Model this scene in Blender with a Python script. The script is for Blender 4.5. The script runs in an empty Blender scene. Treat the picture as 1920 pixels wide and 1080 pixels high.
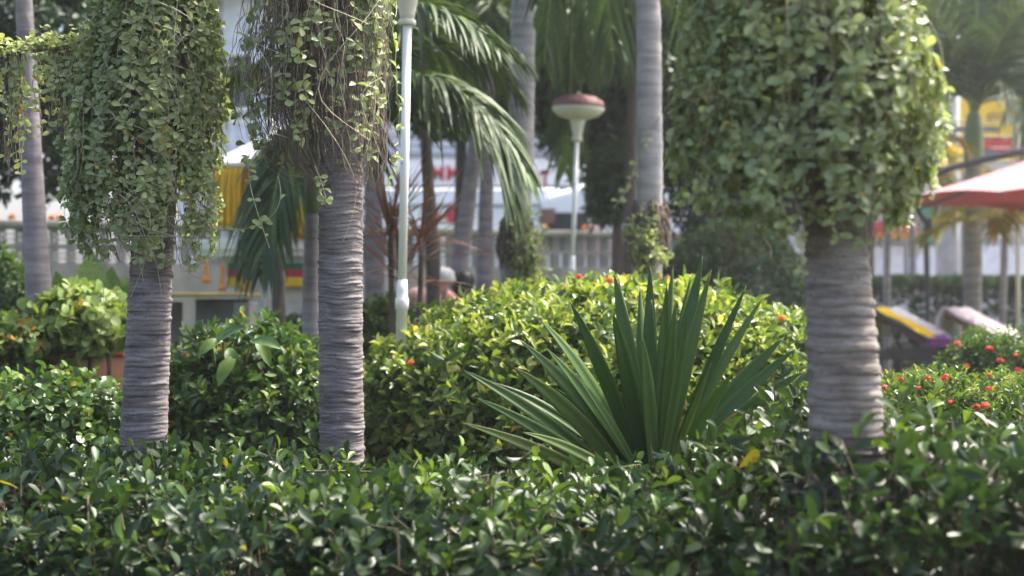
import bpy, math, random
import numpy as np
from mathutils import Vector, Matrix

rng = np.random.default_rng(7)
random.seed(7)
R = math.radians
scn = bpy.context.scene
COL = scn.collection

# ------------------------------------------------------------------ camera, sky, sun, exposure
F = 2667.0            # focal length in photo pixels (50 mm on a 36 mm sensor, 1920 px wide)
CAMZ = 1.10
cd = bpy.data.cameras.new('camera')
cam = bpy.data.objects.new('camera', cd)
COL.objects.link(cam)
cam.location = (0, 0, CAMZ)
cam.rotation_euler = (R(90), 0, 0)
cd.lens = 50.0
cd.sensor_width = 36.0
cd.clip_start = 0.05
cd.clip_end = 1000
cd.dof.use_dof = True
cd.dof.focus_distance = 4.65
cd.dof.aperture_fstop = 2.2
scn.camera = cam

SUN_AZ, SUN_EL = 60.0, 57.0
world = bpy.data.worlds.new('World')
scn.world = world
world.use_nodes = True
wn = world.node_tree
bg = wn.nodes['Background']
sky = wn.nodes.new('ShaderNodeTexSky')
sky.sky_type = 'NISHITA'
sky.sun_disc = False
sky.sun_elevation = R(SUN_EL)
sky.sun_rotation = R(SUN_AZ)
sky.air_density = 0.8
sky.dust_density = 6.0
sky.ozone_density = 1.0
wn.links.new(sky.outputs[0], bg.inputs[0])
bg.inputs[1].default_value = 0.15
sl = bpy.data.lights.new('sun', 'SUN')
sl.energy = 3.0
sl.angle = R(0.5)
sl.color = (1.0, 0.94, 0.84)
sun = bpy.data.objects.new('sun', sl)
COL.objects.link(sun)
D = Vector((math.sin(R(SUN_AZ)) * math.cos(R(SUN_EL)), math.cos(R(SUN_AZ)) * math.cos(R(SUN_EL)), math.sin(R(SUN_EL))))
sun.rotation_euler = D.to_track_quat('Z', 'Y').to_euler()
sun.location = D * 30
scn.view_settings.view_transform = 'Standard'
scn.view_settings.look = 'None'
scn.view_settings.gamma = 1.0
scn.view_settings.exposure = 1.88
scn.view_settings.use_curve_mapping = False
scn.cycles.max_bounces = 6
scn.cycles.diffuse_bounces = 3
scn.cycles.glossy_bounces = 2
scn.cycles.transmission_bounces = 4
scn.cycles.transparent_max_bounces = 4
scn.cycles.caustics_reflective = False
scn.cycles.caustics_refractive = False
scn.cycles.sample_clamp_indirect = 6.0


# ------------------------------------------------------------------ helpers
def P(px, py, d):
    """world point at depth d behind photo pixel (px, py)"""
    return np.array([(px - 960) / F * d, d, CAMZ - (py - 540) / F * d])


def X(px, d):
    return (px - 960) / F * d


def Z(py, d):
    return CAMZ - (py - 540) / F * d


def pix(v):
    v = np.asarray(v)
    return 960 + F * v[:, 0] / v[:, 1], 540 - F * (v[:, 2] - CAMZ) / v[:, 1]


def nrm(a):
    a = np.asarray(a, float)
    return a / np.maximum(np.linalg.norm(a, axis=-1, keepdims=True), 1e-9)


def hexlin(r, g, b):
    f = lambda c: c / 12.92 if c <= .04045 else ((c + .055) / 1.055) ** 2.4
    return (f(r), f(g), f(b), 1)


def tag(o, label=None, cat=None, group=None, kind=None):
    if label: o['label'] = label
    if cat: o['category'] = cat
    if group: o['group'] = group
    if kind: o['kind'] = kind
    return o


def thing(name, loc, label, cat, group=None):
    o = bpy.data.objects.new(name, None)
    o.empty_display_size = .1
    COL.objects.link(o)
    o.location = tuple(loc)
    return tag(o, label, cat, group)


def origin(o):
    v = np.zeros(3)
    while o is not None:
        v += np.array(o.location)
        o = o.parent
    return v


def mk(name, V, Fc, mat, parent=None, smooth=False, local=False, tint=None):
    """one mesh object from vertices and faces (world coordinates unless local)"""
    V = np.asarray(V, float).reshape(-1, 3)
    loc = np.zeros(3)
    if parent is not None:
        if not local:
            V = V - origin(parent)
    me = bpy.data.meshes.new(name)
    if isinstance(Fc, np.ndarray):
        n, k = Fc.shape
        me.vertices.add(len(V)); me.vertices.foreach_set('co', V.astype(np.float32).ravel())
        me.loops.add(n * k); me.loops.foreach_set('vertex_index', Fc.astype(np.int32).ravel())
        me.polygons.add(n); me.polygons.foreach_set('loop_start', np.arange(0, n * k, k, dtype=np.int32))
        me.update(calc_edges=True)
    else:
        me.from_pydata([tuple(v) for v in V], [], Fc)
    if tint is not None:
        at = me.attributes.new('tint', 'FLOAT', 'POINT')
        at.data.foreach_set('value', np.asarray(tint, np.float32))
    if smooth:
        me.polygons.foreach_set('use_smooth', np.ones(len(me.polygons), bool))
    me.materials.append(mat)
    o = bpy.data.objects.new(name, me)
    COL.objects.link(o)
    o.parent = parent
    return o


def share(name, me, parent, M=None):
    o = bpy.data.objects.new(name, me)
    COL.objects.link(o)
    o.parent = parent
    if M is not None:
        o.matrix_basis = M
    return o


class MB:
    """collects boxes, tubes and lathes into one mesh"""
    def __init__(s):
        s.V, s.F = [], []

    def add(s, V, Fc):
        n = len(s.V)
        s.V += [tuple(v) for v in V]
        s.F += [tuple(i + n for i in f) for f in Fc]
        return s

    def box(s, c, sz, rz=0, rx=0, ry=0):
        M = Matrix.Translation(c) @ Matrix.Rotation(rz, 4, 'Z') @ Matrix.Rotation(ry, 4, 'Y') @ Matrix.Rotation(rx, 4, 'X')
        V = [M @ Vector((x * sz[0] / 2, y * sz[1] / 2, z * sz[2] / 2)) for x in (-1, 1) for y in (-1, 1) for z in (-1, 1)]
        return s.add(V, [(0, 1, 3, 2), (4, 6, 7, 5), (0, 4, 5, 1), (2, 3, 7, 6), (0, 2, 6, 4), (1, 5, 7, 3)])

    def bbox(s, c, sz, b, rz=0, rx=0, ry=0):
        """box with chamfered edges"""
        M = Matrix.Translation(c) @ Matrix.Rotation(rz, 4, 'Z') @ Matrix.Rotation(ry, 4, 'Y') @ Matrix.Rotation(rx, 4, 'X')
        import bmesh
        bm = bmesh.new()
        bmesh.ops.create_cube(bm, size=1)
        for v in bm.verts:
            v.co = Vector((v.co.x * sz[0], v.co.y * sz[1], v.co.z * sz[2]))
        bmesh.ops.bevel(bm, geom=list(bm.edges), offset=b, segments=2, affect='EDGES', profile=.5)
        bm.verts.index_update()
        s.add([M @ v.co for v in bm.verts], [[v.index for v in f.verts] for f in bm.faces])
        bm.free()
        return s

    def lathe(s, prof, c=(0, 0, 0), n=24):
        V, Fc = [], []
        for r, z in prof:
            for k in range(n):
                a = 2 * math.pi * k / n
                V.append((c[0] + r * math.cos(a), c[1] + r * math.sin(a), c[2] + z))
        for i in range(len(prof) - 1):
            for k in range(n):
                k2 = (k + 1) % n
                Fc.append((i * n + k, i * n + k2, (i + 1) * n + k2, (i + 1) * n + k))
        Fc.append(tuple(range(n))[::-1]); Fc.append(tuple((len(prof) - 1) * n + k for k in range(n)))
        return s.add(V, Fc)

    def tube(s, pts, rad, n=8):
        V, Fc = tubes([np.array(pts, float)], [rad], n)
        return s.add(V, [tuple(int(i) for i in f) for f in Fc])

    def build(s, name, mat, parent=None, smooth=False, local=False):
        return mk(name, np.array(s.V), s.F, mat, parent, smooth, local)


def tubes(polys, rads, n=3):
    """tapering tubes along many polylines -> V, quad faces"""
    VV, FF, off = [], [], 0
    ang = np.arange(n) * 2 * math.pi / n
    ca, sa = np.cos(ang), np.sin(ang)
    for p, r in zip(polys, rads):
        m = len(p)
        t = np.gradient(p, axis=0)
        t = nrm(t)
        ref = np.array([0, 1.0, 0]) if abs(t[:, 1]).mean() < .8 else np.array([1.0, 0, 0])
        a = nrm(np.cross(t, ref)); b = np.cross(t, a)
        rr = np.broadcast_to(np.asarray(r, float), (m,)) if np.ndim(r) <= 1 else r
        V = p[:, None, :] + rr[:, None, None] * (a[:, None, :] * ca[None, :, None] + b[:, None, :] * sa[None, :, None])
        i = np.arange(m - 1)[:, None] * n + np.arange(n)[None]
        j = np.arange(m - 1)[:, None] * n + (np.arange(n)[None] + 1) % n
        Fc = np.stack([i, j, j + n, i + n], -1).reshape(-1, 4) + off
        VV.append(V.reshape(-1, 3)); FF.append(Fc); off += m * n
    return np.concatenate(VV), np.concatenate(FF)


# ------------------------------------------------------------------ materials
def new_mat(name):
    m = bpy.data.materials.new(name)
    m.use_nodes = True
    return m, m.node_tree, m.node_tree.nodes['Principled BSDF']


def leaf_mat(name, stops, rough=.42, trans=.35, tcol=(1.25, 1.2, .55), spec=.5, mottle=.22):
    m, nt, pb = new_mat(name)
    at = nt.nodes.new('ShaderNodeAttribute'); at.attribute_name = 'tint'
    rp = nt.nodes.new('ShaderNodeValToRGB')
    cr = rp.color_ramp
    while len(cr.elements) < len(stops):
        cr.elements.new(.5)
    for e, (p, c) in zip(cr.elements, stops):
        e.position = p; e.color = (*c, 1)
    nt.links.new(at.outputs['Fac'], rp.inputs[0])
    tc = nt.nodes.new('ShaderNodeTexCoord')
    nz = nt.nodes.new('ShaderNodeTexNoise'); nz.inputs['Scale'].default_value = 45; nz.inputs['Detail'].default_value = 3
    nt.links.new(tc.outputs['Object'], nz.inputs['Vector'])
    mr = nt.nodes.new('ShaderNodeMapRange')
    mr.inputs['From Min'].default_value = .3; mr.inputs['From Max'].default_value = .7
    mr.inputs['To Min'].default_value = 1 - mottle; mr.inputs['To Max'].default_value = 1 + mottle
    nt.links.new(nz.outputs['Fac'], mr.inputs['Value'])
    mul = nt.nodes.new('ShaderNodeVectorMath'); mul.operation = 'SCALE'
    nt.links.new(rp.outputs[0], mul.inputs[0]); nt.links.new(mr.outputs[0], mul.inputs['Scale'])
    nt.links.new(mul.outputs[0], pb.inputs['Base Color'])
    pb.inputs['Roughness'].default_value = rough
    pb.inputs['Specular IOR Level'].default_value = spec
    tr = nt.nodes.new('ShaderNodeBsdfTranslucent')
    tm = nt.nodes.new('ShaderNodeVectorMath'); tm.operation = 'MULTIPLY'
    tm.inputs[1].default_value = tcol
    nt.links.new(mul.outputs[0], tm.inputs[0])
    nt.links.new(tm.outputs[0], tr.inputs['Color'])
    mx = nt.nodes.new('ShaderNodeMixShader'); mx.inputs[0].default_value = trans
    nt.links.new(pb.outputs[0], mx.inputs[1]); nt.links.new(tr.outputs[0], mx.inputs[2])
    nt.links.new(mx.outputs[0], nt.nodes['Material Output'].inputs['Surface'])
    return m


def surf(name, c1, c2, scale=8, rough=.7, bump=0.0, stretch=(1, 1, 1), detail=6, spec=.4, metal=0, lo=.35, hi=.65, bscale=None):
    m, nt, pb = new_mat(name)
    tc = nt.nodes.new('ShaderNodeTexCoord')
    mp = nt.nodes.new('ShaderNodeMapping'); mp.inputs['Scale'].default_value = stretch
    nz = nt.nodes.new('ShaderNodeTexNoise'); nz.inputs['Scale'].default_value = scale; nz.inputs['Detail'].default_value = detail
    nz.inputs['Roughness'].default_value = .6
    rp = nt.nodes.new('ShaderNodeValToRGB')
    rp.color_ramp.elements[0].position = lo; rp.color_ramp.elements[0].color = (*c1[:3], 1)
    rp.color_ramp.elements[1].position = hi; rp.color_ramp.elements[1].color = (*c2[:3], 1)
    nt.links.new(tc.outputs['Object'], mp.inputs[0]); nt.links.new(mp.outputs[0], nz.inputs['Vector'])
    nt.links.new(nz.outputs['Fac'], rp.inputs[0]); nt.links.new(rp.outputs[0], pb.inputs['Base Color'])
    pb.inputs['Roughness'].default_value = rough
    pb.inputs['Specular IOR Level'].default_value = spec
    pb.inputs['Metallic'].default_value = metal
    if bump:
        n2 = nt.nodes.new('ShaderNodeTexNoise'); n2.inputs['Scale'].default_value = bscale or scale * 3; n2.inputs['Detail'].default_value = 5
        nt.links.new(mp.outputs[0], n2.inputs['Vector'])
        bp = nt.nodes.new('ShaderNodeBump'); bp.inputs['Strength'].default_value = bump; bp.inputs['Distance'].default_value = .01
        nt.links.new(n2.outputs['Fac'], bp.inputs['Height']); nt.links.new(bp.outputs[0], pb.inputs['Normal'])
    return m


def flat(name, c, rough=.6, spec=.4, var=.12, scale=6):
    return surf(name, [x * (1 - var) for x in c], [min(1, x * (1 + var)) for x in c], scale, rough, 0, spec=spec)


def cloth_mat(name, c, trans=.4, tcol=None):
    m, nt, pb = new_mat(name)
    pb.inputs['Base Color'].default_value = (*c, 1); pb.inputs['Roughness'].default_value = .9
    tr = nt.nodes.new('ShaderNodeBsdfTranslucent'); tr.inputs['Color'].default_value = (*(tcol or c), 1)
    mx = nt.nodes.new('ShaderNodeMixShader'); mx.inputs[0].default_value = trans
    nt.links.new(pb.outputs[0], mx.inputs[1]); nt.links.new(tr.outputs[0], mx.inputs[2])
    nt.links.new(mx.outputs[0], nt.nodes['Material Output'].inputs['Surface'])
    return m


M = {}
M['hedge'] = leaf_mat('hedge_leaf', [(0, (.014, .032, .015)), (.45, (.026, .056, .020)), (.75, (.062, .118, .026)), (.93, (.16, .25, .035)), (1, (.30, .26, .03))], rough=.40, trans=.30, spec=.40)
M['mound'] = leaf_mat('ixora_leaf', [(0, (.030, .065, .018)), (.4, (.075, .14, .03)), (.7, (.195, .275, .055)), (.92, (.38, .43, .12)), (1, (.48, .30, .06))], rough=.36, trans=.38)
M['vine'] = leaf_mat('vine_leaf', [(0, (.19, .245, .12)), (.5, (.32, .38, .18)), (.85, (.43, .48, .21)), (.95, (.42, .42, .15)), (1, (.40, .26, .06))], rough=.42, trans=.34, spec=.45, tcol=(1.05, 1.1, .65))
M['mid'] = leaf_mat('shrub_leaf', [(0, (.026, .06, .018)), (.5, (.06, .125, .028)), (.85, (.14, .23, .045)), (.95, (.30, .32, .05)), (1, (.42, .22, .03))], rough=.38, trans=.35)
M['poly'] = leaf_mat('round_leaf', [(0, (.06, .12, .03)), (.5, (.14, .23, .06)), (.85, (.26, .36, .11)), (.95, (.36, .43, .17)), (1, (.50, .24, .02))], rough=.45, trans=.36)
M['dark'] = leaf_mat('dark_leaf', [(0, (.012, .035, .012)), (.6, (.022, .06, .018)), (1, (.05, .12, .025))], rough=.45, trans=.25)
M['topiary'] = leaf_mat('topiary_leaf', [(0, (.012, .034, .013)), (.6, (.022, .06, .020)), (1, (.045, .10, .03))], rough=.65, trans=.2, spec=.15)
M['tree'] = leaf_mat('tree_leaf', [(0, (.02, .055, .02)), (.6, (.04, .10, .03)), (.9, (.10, .20, .04)), (1, (.30, .36, .06))], rough=.45, trans=.35)
M['palm'] = leaf_mat('palm_leaflet', [(0, (.028, .058, .024)), (.5, (.052, .098, .035)), (.85, (.11, .17, .045)), (1, (.30, .27, .05))], rough=.5, trans=.25, spec=.3, tcol=(1.05, 1.0, .5))
M['areca'] = leaf_mat('yellow_leaflet', [(0, (.10, .15, .03)), (.5, (.30, .26, .04)), (1, (.55, .24, .02))], rough=.45, trans=.4)
M['cordy'] = leaf_mat('red_leaf', [(0, (.15, .10, .06)), (.5, (.30, .15, .11)), (1, (.42, .26, .15))], rough=.4, trans=.3, tcol=(1.3, .8, .6))
M['yucca'] = leaf_mat('sword_leaf', [(0, (.036, .084, .018)), (.5, (.062, .130, .028)), (.85, (.11, .18, .042)), (1, (.36, .25, .05))], rough=.42, trans=.30, spec=.4, tcol=(1.3, 1.3, .6), mottle=.06)
def bark(name, dark, light, brown, lichen):
    m, nt, pb = new_mat(name)
    N, Lk = nt.nodes.new, nt.links.new
    tc = N('ShaderNodeTexCoord')
    def noise(scale, stretch, det=6, rough=.62):
        mp = N('ShaderNodeMapping'); mp.inputs['Scale'].default_value = stretch
        nz = N('ShaderNodeTexNoise'); nz.inputs['Scale'].default_value = scale; nz.inputs['Detail'].default_value = det; nz.inputs['Roughness'].default_value = rough
        Lk(tc.outputs['Object'], mp.inputs[0]); Lk(mp.outputs[0], nz.inputs['Vector'])
        return nz.outputs['Fac']
    def ramp(src, lo, hi, c1, c2):
        r = N('ShaderNodeValToRGB'); e = r.color_ramp.elements
        e[0].position = lo; e[1].position = hi; e[0].color = (*c1, 1); e[1].color = (*c2, 1)
        Lk(src, r.inputs[0]); return r.outputs[0]
    def mix(f, a, b):
        x = N('ShaderNodeMix'); x.data_type = 'RGBA'
        Lk(f, x.inputs['Factor']); Lk(a, x.inputs[6]); Lk(b, x.inputs[7]); return x.outputs[2]
    base = ramp(noise(9, (1, 1, 5)), .34, .66, dark, light)
    bl = ramp(noise(4.5, (1, 1, 1.4), 5), .52, .68, (0, 0, 0), (1, 1, 1))
    br = ramp(noise(26, (1, 1, 1)), .3, .7, brown, tuple(c * 1.5 for c in brown))
    c = mix(bl, base, br)
    li = ramp(noise(13, (1, 1, 1.2), 7, .7), .60, .68, (0, 0, 0), (.75, .75, .75))
    lc = ramp(noise(60, (1, 1, 1)), .3, .7, lichen, tuple(x * .8 for x in lichen))
    c = mix(li, c, lc)
    sp = ramp(noise(110, (1, 1, 1), 3), .30, .40, (.35, .33, .32), (1, 1, 1))
    mm = N('ShaderNodeMix'); mm.data_type = 'RGBA'; mm.blend_type = 'MULTIPLY'; mm.inputs['Factor'].default_value = .8
    Lk(c, mm.inputs[6]); Lk(sp, mm.inputs[7])
    Lk(mm.outputs[2], pb.inputs['Base Color'])
    pb.inputs['Roughness'].default_value = .88; pb.inputs['Specular IOR Level'].default_value = .25
    b1 = N('ShaderNodeBump'); b1.inputs['Strength'].default_value = .7; b1.inputs['Distance'].default_value = .006
    Lk(noise(38, (1, 1, 3.5), 8, .7), b1.inputs['Height']); Lk(b1.outputs[0], pb.inputs['Normal'])
    return m


M['trunk'] = bark('ringed_bark', (.10, .088, .09), (.25, .225, .228), (.12, .095, .082), (.30, .285, .27))
M['trunkc'] = bark('ringed_brown_bark', (.135, .115, .10), (.33, .295, .27), (.10, .075, .058), (.30, .28, .25))
M['trunk2'] = surf('smooth_bark', (.22, .20, .205), (.36, .335, .34), 5, .8, .3, (1, 1, 6), bscale=30)
M['greybark'] = surf('grey_smooth_bark', (.15, .13, .14), (.26, .235, .245), 5, .85, .3, (1, 1, 6), bscale=30)  # darker copy of smooth_bark; far-left trunk's lack of sun put into the colour
M['darkbark'] = surf('brown_bark', (.06, .045, .04), (.13, .10, .085), 6, .85, .4, (2, 2, .6))
M['root'] = surf('dry_root', (.085, .062, .052), (.20, .155, .125), 20, .9)
M['stem'] = surf('pale_vine_stem', (.22, .21, .13), (.40, .37, .27), 12, .7)
M['twig'] = surf('brown_twig', (.06, .045, .028), (.13, .095, .06), 14, .8)
M['gstem'] = surf('green_stem', (.08, .13, .04), (.17, .20, .07), 9, .5)
M['rach'] = surf('leaf_stalk', (.13, .19, .05), (.24, .27, .08), 6, .5)
M['shaft'] = surf('green_crownshaft', (.10, .17, .06), (.22, .26, .12), 3, .45, stretch=(3, 3, .5))
M['fibre'] = surf('dead_fibre', (.10, .075, .06), (.22, .17, .14), 14, .95, .6, (2, 2, .5))
M['soil'] = surf('dark_soil', (.035, .028, .02), (.075, .06, .042), 6, .95, .5)
M['grass'] = surf('lawn_ground', (.03, .06, .02), (.075, .11, .035), 4, .95, .4)
M['asphalt'] = surf('asphalt', (.045, .045, .047), (.07, .07, .072), 12, .9)
M['paving'] = surf('pale_paving', (.34, .32, .30), (.46, .44, .41), 3, .85)
M['white'] = surf('white_paint', (.70, .70, .69), (.80, .80, .79), 3, .4)
M['cream'] = surf('cream_plastic', (.62, .58, .50), (.70, .66, .57), 3, .4)
M['maroon'] = surf('maroon_paint', (.15, .065, .06), (.22, .11, .105), 6, .75)
M['wallw'] = surf('weathered_wall', (.17, .165, .155), (.34, .33, .32), 2.2, .9, .3, (1, 1, .6))
M['mould'] = surf('stained_coping', (.15, .145, .13), (.34, .33, .31), 3, .95, .3)
M['plaster'] = surf('stained_plaster', (.36, .34, .32), (.58, .56, .53), 4, .8, .2)
M['bench_y'] = flat('worn_yellow_paint', (.36, .25, .07), .7)
M['black'] = flat('black_rubber', (.015, .015, .016), .5)
M['glass'] = flat('dark_glass', (.03, .035, .04), .08, .6)
M['grey'] = flat('grey_metal', (.16, .165, .18), .35)
M['dgrey'] = flat('dark_grey_metal', (.055, .057, .065), .4)
M['bluewhite'] = flat('pale_facade', (.60, .63, .70), .7)
M['shop'] = flat('shop_wall', (.42, .43, .46), .8)
M['red'] = flat('red_print', (.50, .025, .03), .5)
M['vanwhite'] = flat('van_paint', (.76, .77, .80), .25, .5, .03)
M['pinkpr'] = flat('faded_red_print', (.68, .36, .36), .5)
M['terra'] = surf('terracotta', (.22, .10, .06), (.34, .17, .10), 5, .85)
M['potred'] = flat('red_glaze', (.36, .03, .03), .4)
M['orange'] = flat('marigold', (.75, .26, .015), .8)
M['yellow'] = flat('yellow_cloth', (.72, .44, .03), .8)
M['gold'] = flat('orange_cloth', (.55, .25, .02), .8)
M['greencl'] = flat('green_ribbon', (.02, .14, .05), .7)
M['redcl'] = flat('red_ribbon', (.40, .03, .05), .7)
M['signy'] = flat('sign_yellow', (.80, .50, .02), .5, var=.05)
M['teal'] = flat('sign_teal', (.04, .28, .25), .5)
M['skin'] = surf('sunburnt_skin', (.50, .25, .20), (.60, .33, .27), 4, .55)
M['skin2'] = surf('tan_skin', (.36, .20, .14), (.44, .26, .19), 4, .55)
M['hairw'] = surf('white_hair', (.46, .43, .41), (.60, .57, .55), 30, .8)
M['hairb'] = surf('black_hair', (.008, .008, .009), (.018, .017, .018), 30, .45)
M['navy'] = flat('navy_cloth', (.02, .025, .05), .9)
M['wood'] = surf('red_brown_wood', (.10, .045, .035), (.20, .10, .075), 4, .55, .2, (1, 6, 6))
M['dwood'] = surf('dark_wood', (.045, .032, .03), (.10, .075, .068), 4, .55, .2, (1, 6, 6))
M['tyellow'] = flat('towel_yellow', (.80, .56, .02), .95, .1)
M['twhite'] = flat('towel_white', (.72, .72, .74), .95, .1)
M['tdark'] = flat('towel_black', (.03, .03, .038), .95, .1)
M['tpink'] = flat('towel_pale_pink', (.60, .53, .57), .95, .1)
M['tmag'] = surf('printed_cloth', (.50, .05, .25), (.12, .10, .30), 26, .9, lo=.45, hi=.55)
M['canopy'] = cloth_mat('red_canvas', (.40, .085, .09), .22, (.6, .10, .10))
M['canopy_top'] = cloth_mat('glare_painted_canvas', (.36, .20, .21), .16, (.7, .2, .2))  # paler copy of the red canvas; sun glare is put into the colour
M['flower'] = leaf_mat('red_petal', [(0, (.62, .06, .04)), (1, (.78, .17, .10))], .6, .3, (1.1, .7, .6))
M['flowero'] = leaf_mat('orange_petal', [(0, (.68, .13, .03)), (1, (.75, .28, .08))], .6, .3, (1.1, .8, .6))


def lamp_paint():
    m, nt, pb = new_mat('chipped_white_paint')
    tc = nt.nodes.new('ShaderNodeTexCoord')
    nz = nt.nodes.new('ShaderNodeTexNoise'); nz.inputs['Scale'].default_value = 9.5; nz.inputs['Detail'].default_value = 2.5
    nt.links.new(tc.outputs['Object'], nz.inputs['Vector'])
    rp = nt.nodes.new('ShaderNodeValToRGB')
    rp.color_ramp.elements[0].position = .655; rp.color_ramp.elements[0].color = (.82, .81, .80, 1)
    rp.color_ramp.elements[1].position = .67; rp.color_ramp.elements[1].color = (.17, .175, .20, 1)
    nt.links.new(nz.outputs['Fac'], rp.inputs[0]); nt.links.new(rp.outputs[0], pb.inputs['Base Color'])
    pb.inputs['Roughness'].default_value = .4
    return m


M['lamp'] = lamp_paint()


# ------------------------------------------------------------------ leaves
def leaf_tmpl(prof, fold=.15, droop=.12, shift=0.0):
    """leaf along +X (length 1), width along Y (1), upper side +Z; prof = [(t, half width)] between the two points"""
    V = [(0, 0, 0)]
    for t, w in prof:
        z = -droop * t * t
        V += [(t, w, z + fold * w), (t, 0, z), (t, -w, z + fold * w)]
    V.append((1, shift, -droop))
    Fc = [(0, 2, 1), (0, 3, 2)]
    for i in range(len(prof) - 1):
        a = 1 + 3 * i; b = a + 3
        for k in (0, 1):
            Fc += [(a + k, a + k + 1, b + k + 1), (a + k, b + k + 1, b + k)]
    e = 1 + 3 * (len(prof) - 1); n = len(V) - 1
    Fc += [(e, e + 1, n), (e + 1, e + 2, n)]
    return np.array(V, float), np.array(Fc)


T_OB = leaf_tmpl([(.18, .17), (.45, .42), (.70, .50), (.90, .32)], .22, .14)        # obovate ficus leaf
T_EL = leaf_tmpl([(.15, .24), (.40, .48), (.65, .46), (.87, .24)], .25, .18)        # elliptic
T_RD = leaf_tmpl([(.08, .30), (.35, .52), (.68, .50), (.92, .26)], .12, .22)        # round
T_S = leaf_tmpl([(.30, .45), (.70, .42)], .25, .15)                                # cheap
T_NR = leaf_tmpl([(.25, .42), (.60, .50), (.85, .30)], .3, .2)


def zvar(pos):
    """how strongly each leaf is curled and folded"""
    return .9 + 1.5 * np.sin(pos[:, 0] * 977 + pos[:, 1] * 613 + pos[:, 2] * 1301) ** 2 - .7 * np.cos(pos[:, 0] * 311 + pos[:, 2] * 517) ** 2


def leaf_geo(tm, pos, dr, up, L, W, tint):
    TV, TF = tm
    x = nrm(dr); y = nrm(np.cross(up, x)); z = np.cross(x, y)
    V = (pos[:, None] + TV[None, :, 0:1] * (x * L[:, None])[:, None] + TV[None, :, 1:2] * (y * W[:, None])[:, None]
         + TV[None, :, 2:3] * (z * (L * zvar(pos))[:, None])[:, None])
    n = len(pos)
    Fc = (TF[None] + (np.arange(n) * len(TV))[:, None, None]).reshape(-1, 3)
    return V.reshape(-1, 3), Fc, np.repeat(tint, len(TV))


def front_most(pos, L, n, dr, up, cell=9.0):
    """the n leaves that show largest from the camera"""
    px, py = pix(pos)
    ok = (pos[:, 1] > .3) & (px > 0) & (px < 1920) & (py > 0) & (py < 1080)
    idx = np.where(ok)[0]
    if len(idx) == 0: return idx
    key = (np.floor(px[idx] / cell) * 4000 + np.floor(py[idx] / cell)).astype(int)
    order = np.lexsort((pos[idx, 1], key))
    k = key[order]
    first = np.ones(len(k), bool); first[1:] = k[1:] != k[:-1]
    cand = idx[order[first]]
    x = nrm(dr[cand]); y = nrm(np.cross(up[cand], x)); z = np.cross(x, y)
    view = nrm(pos[cand] - np.array([0, 0, CAMZ]))
    area = (L[cand] / pos[cand, 1]) ** 2 * (np.abs((z * view).sum(1)) + .1)
    return cand[np.argsort(-area)[:n]]


def foliage(root, tm, pos, dr, up, L, W, tint, mat, indiv=0, name='foliage', lname='leaf'):
    """leaves: the ones that show largest become parts of their own, the rest one stuff part"""
    sel = front_most(pos, L, indiv, dr, up) if indiv else np.array([], int)
    rest = np.ones(len(pos), bool); rest[sel] = False
    if rest.any():
        V, Fc, tn = leaf_geo(tm, pos[rest], dr[rest], up[rest], L[rest], W[rest], tint[rest])
        o = mk(name, V, Fc, mat, root, True, tint=tn)
        if len(sel) or name != 'crown': o['kind'] = 'stuff'
    if len(sel):
        ro = origin(root)
        protos = []
        TV, TF = tm
        for k in range(9):
            m_ = mk(lname, TV, TF, mat, None, True, tint=np.full(len(TV), k / 8.0))
            protos.append(m_.data); bpy.data.objects.remove(m_)
        x = nrm(dr[sel]); y = nrm(np.cross(up[sel], x)); z = np.cross(x, y)
        zv = zvar(pos[sel])
        for i, s in enumerate(sel):
            Mx = Matrix(((x[i, 0] * L[s], y[i, 0] * W[s], z[i, 0] * L[s] * zv[i], pos[s, 0] - ro[0]),
                         (x[i, 1] * L[s], y[i, 1] * W[s], z[i, 1] * L[s] * zv[i], pos[s, 1] - ro[1]),
                         (x[i, 2] * L[s], y[i, 2] * W[s], z[i, 2] * L[s] * zv[i], pos[s, 2] - ro[2]),
                         (0, 0, 0, 1)))
            share(lname, protos[int(round(min(1, max(0, tint[s])) * 8))], root, Mx)


def shoots(Pt, N, k, Lr, ratio, spacing, up=.45, jit=.5, open_=(35, 85), alternate=True, young=.25, tbase=(.0, .6)):
    """leafy shoots: k leaves set round a stem that ends at each point -> leaf arrays and stem polylines"""
    n = len(Pt)
    ax = nrm(N * .8 + np.array([0, 0, up]) + rng.normal(0, jit, (n, 3)))
    ref = nrm(np.cross(ax, rng.normal(0, 1, (n, 3)))); ref2 = np.cross(ax, ref)
    ph0 = rng.uniform(0, 6.28, n)
    tb = rng.uniform(*tbase, n)
    out = [[] for _ in range(6)]
    for j in range(k):
        ph = ph0 + j * (2.4 if alternate else 1.57 + (j % 2) * 1.57) + rng.normal(0, .25, n)
        th = np.radians(open_[0] + (open_[1] - open_[0]) * (j / max(1, k - 1)) + rng.normal(0, 11, n))
        rad = ref * np.cos(ph)[:, None] + ref2 * np.sin(ph)[:, None]
        d = ax * np.cos(th)[:, None] + rad * np.sin(th)[:, None]
        u = ax * np.sin(th)[:, None] - rad * np.cos(th)[:, None]
        u = nrm(u + rng.normal(0, .22, (n, 3)))
        L = rng.uniform(*Lr, n) * (.6 + .4 * min(1, (j + 1) / (k * .5)))
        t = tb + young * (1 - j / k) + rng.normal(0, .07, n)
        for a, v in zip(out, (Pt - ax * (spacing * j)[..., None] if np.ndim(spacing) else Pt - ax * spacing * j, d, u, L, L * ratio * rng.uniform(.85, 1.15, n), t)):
            a.append(v)
    stems = [np.stack([Pt[i], Pt[i] - ax[i] * spacing * k, Pt[i] - ax[i] * spacing * k - N[i] * .08 - np.array([0, 0, .05])]) for i in range(n)]
    o = [np.concatenate(a) for a in out]
    o[5] = np.clip(o[5], 0, .91)
    return o, stems


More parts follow.
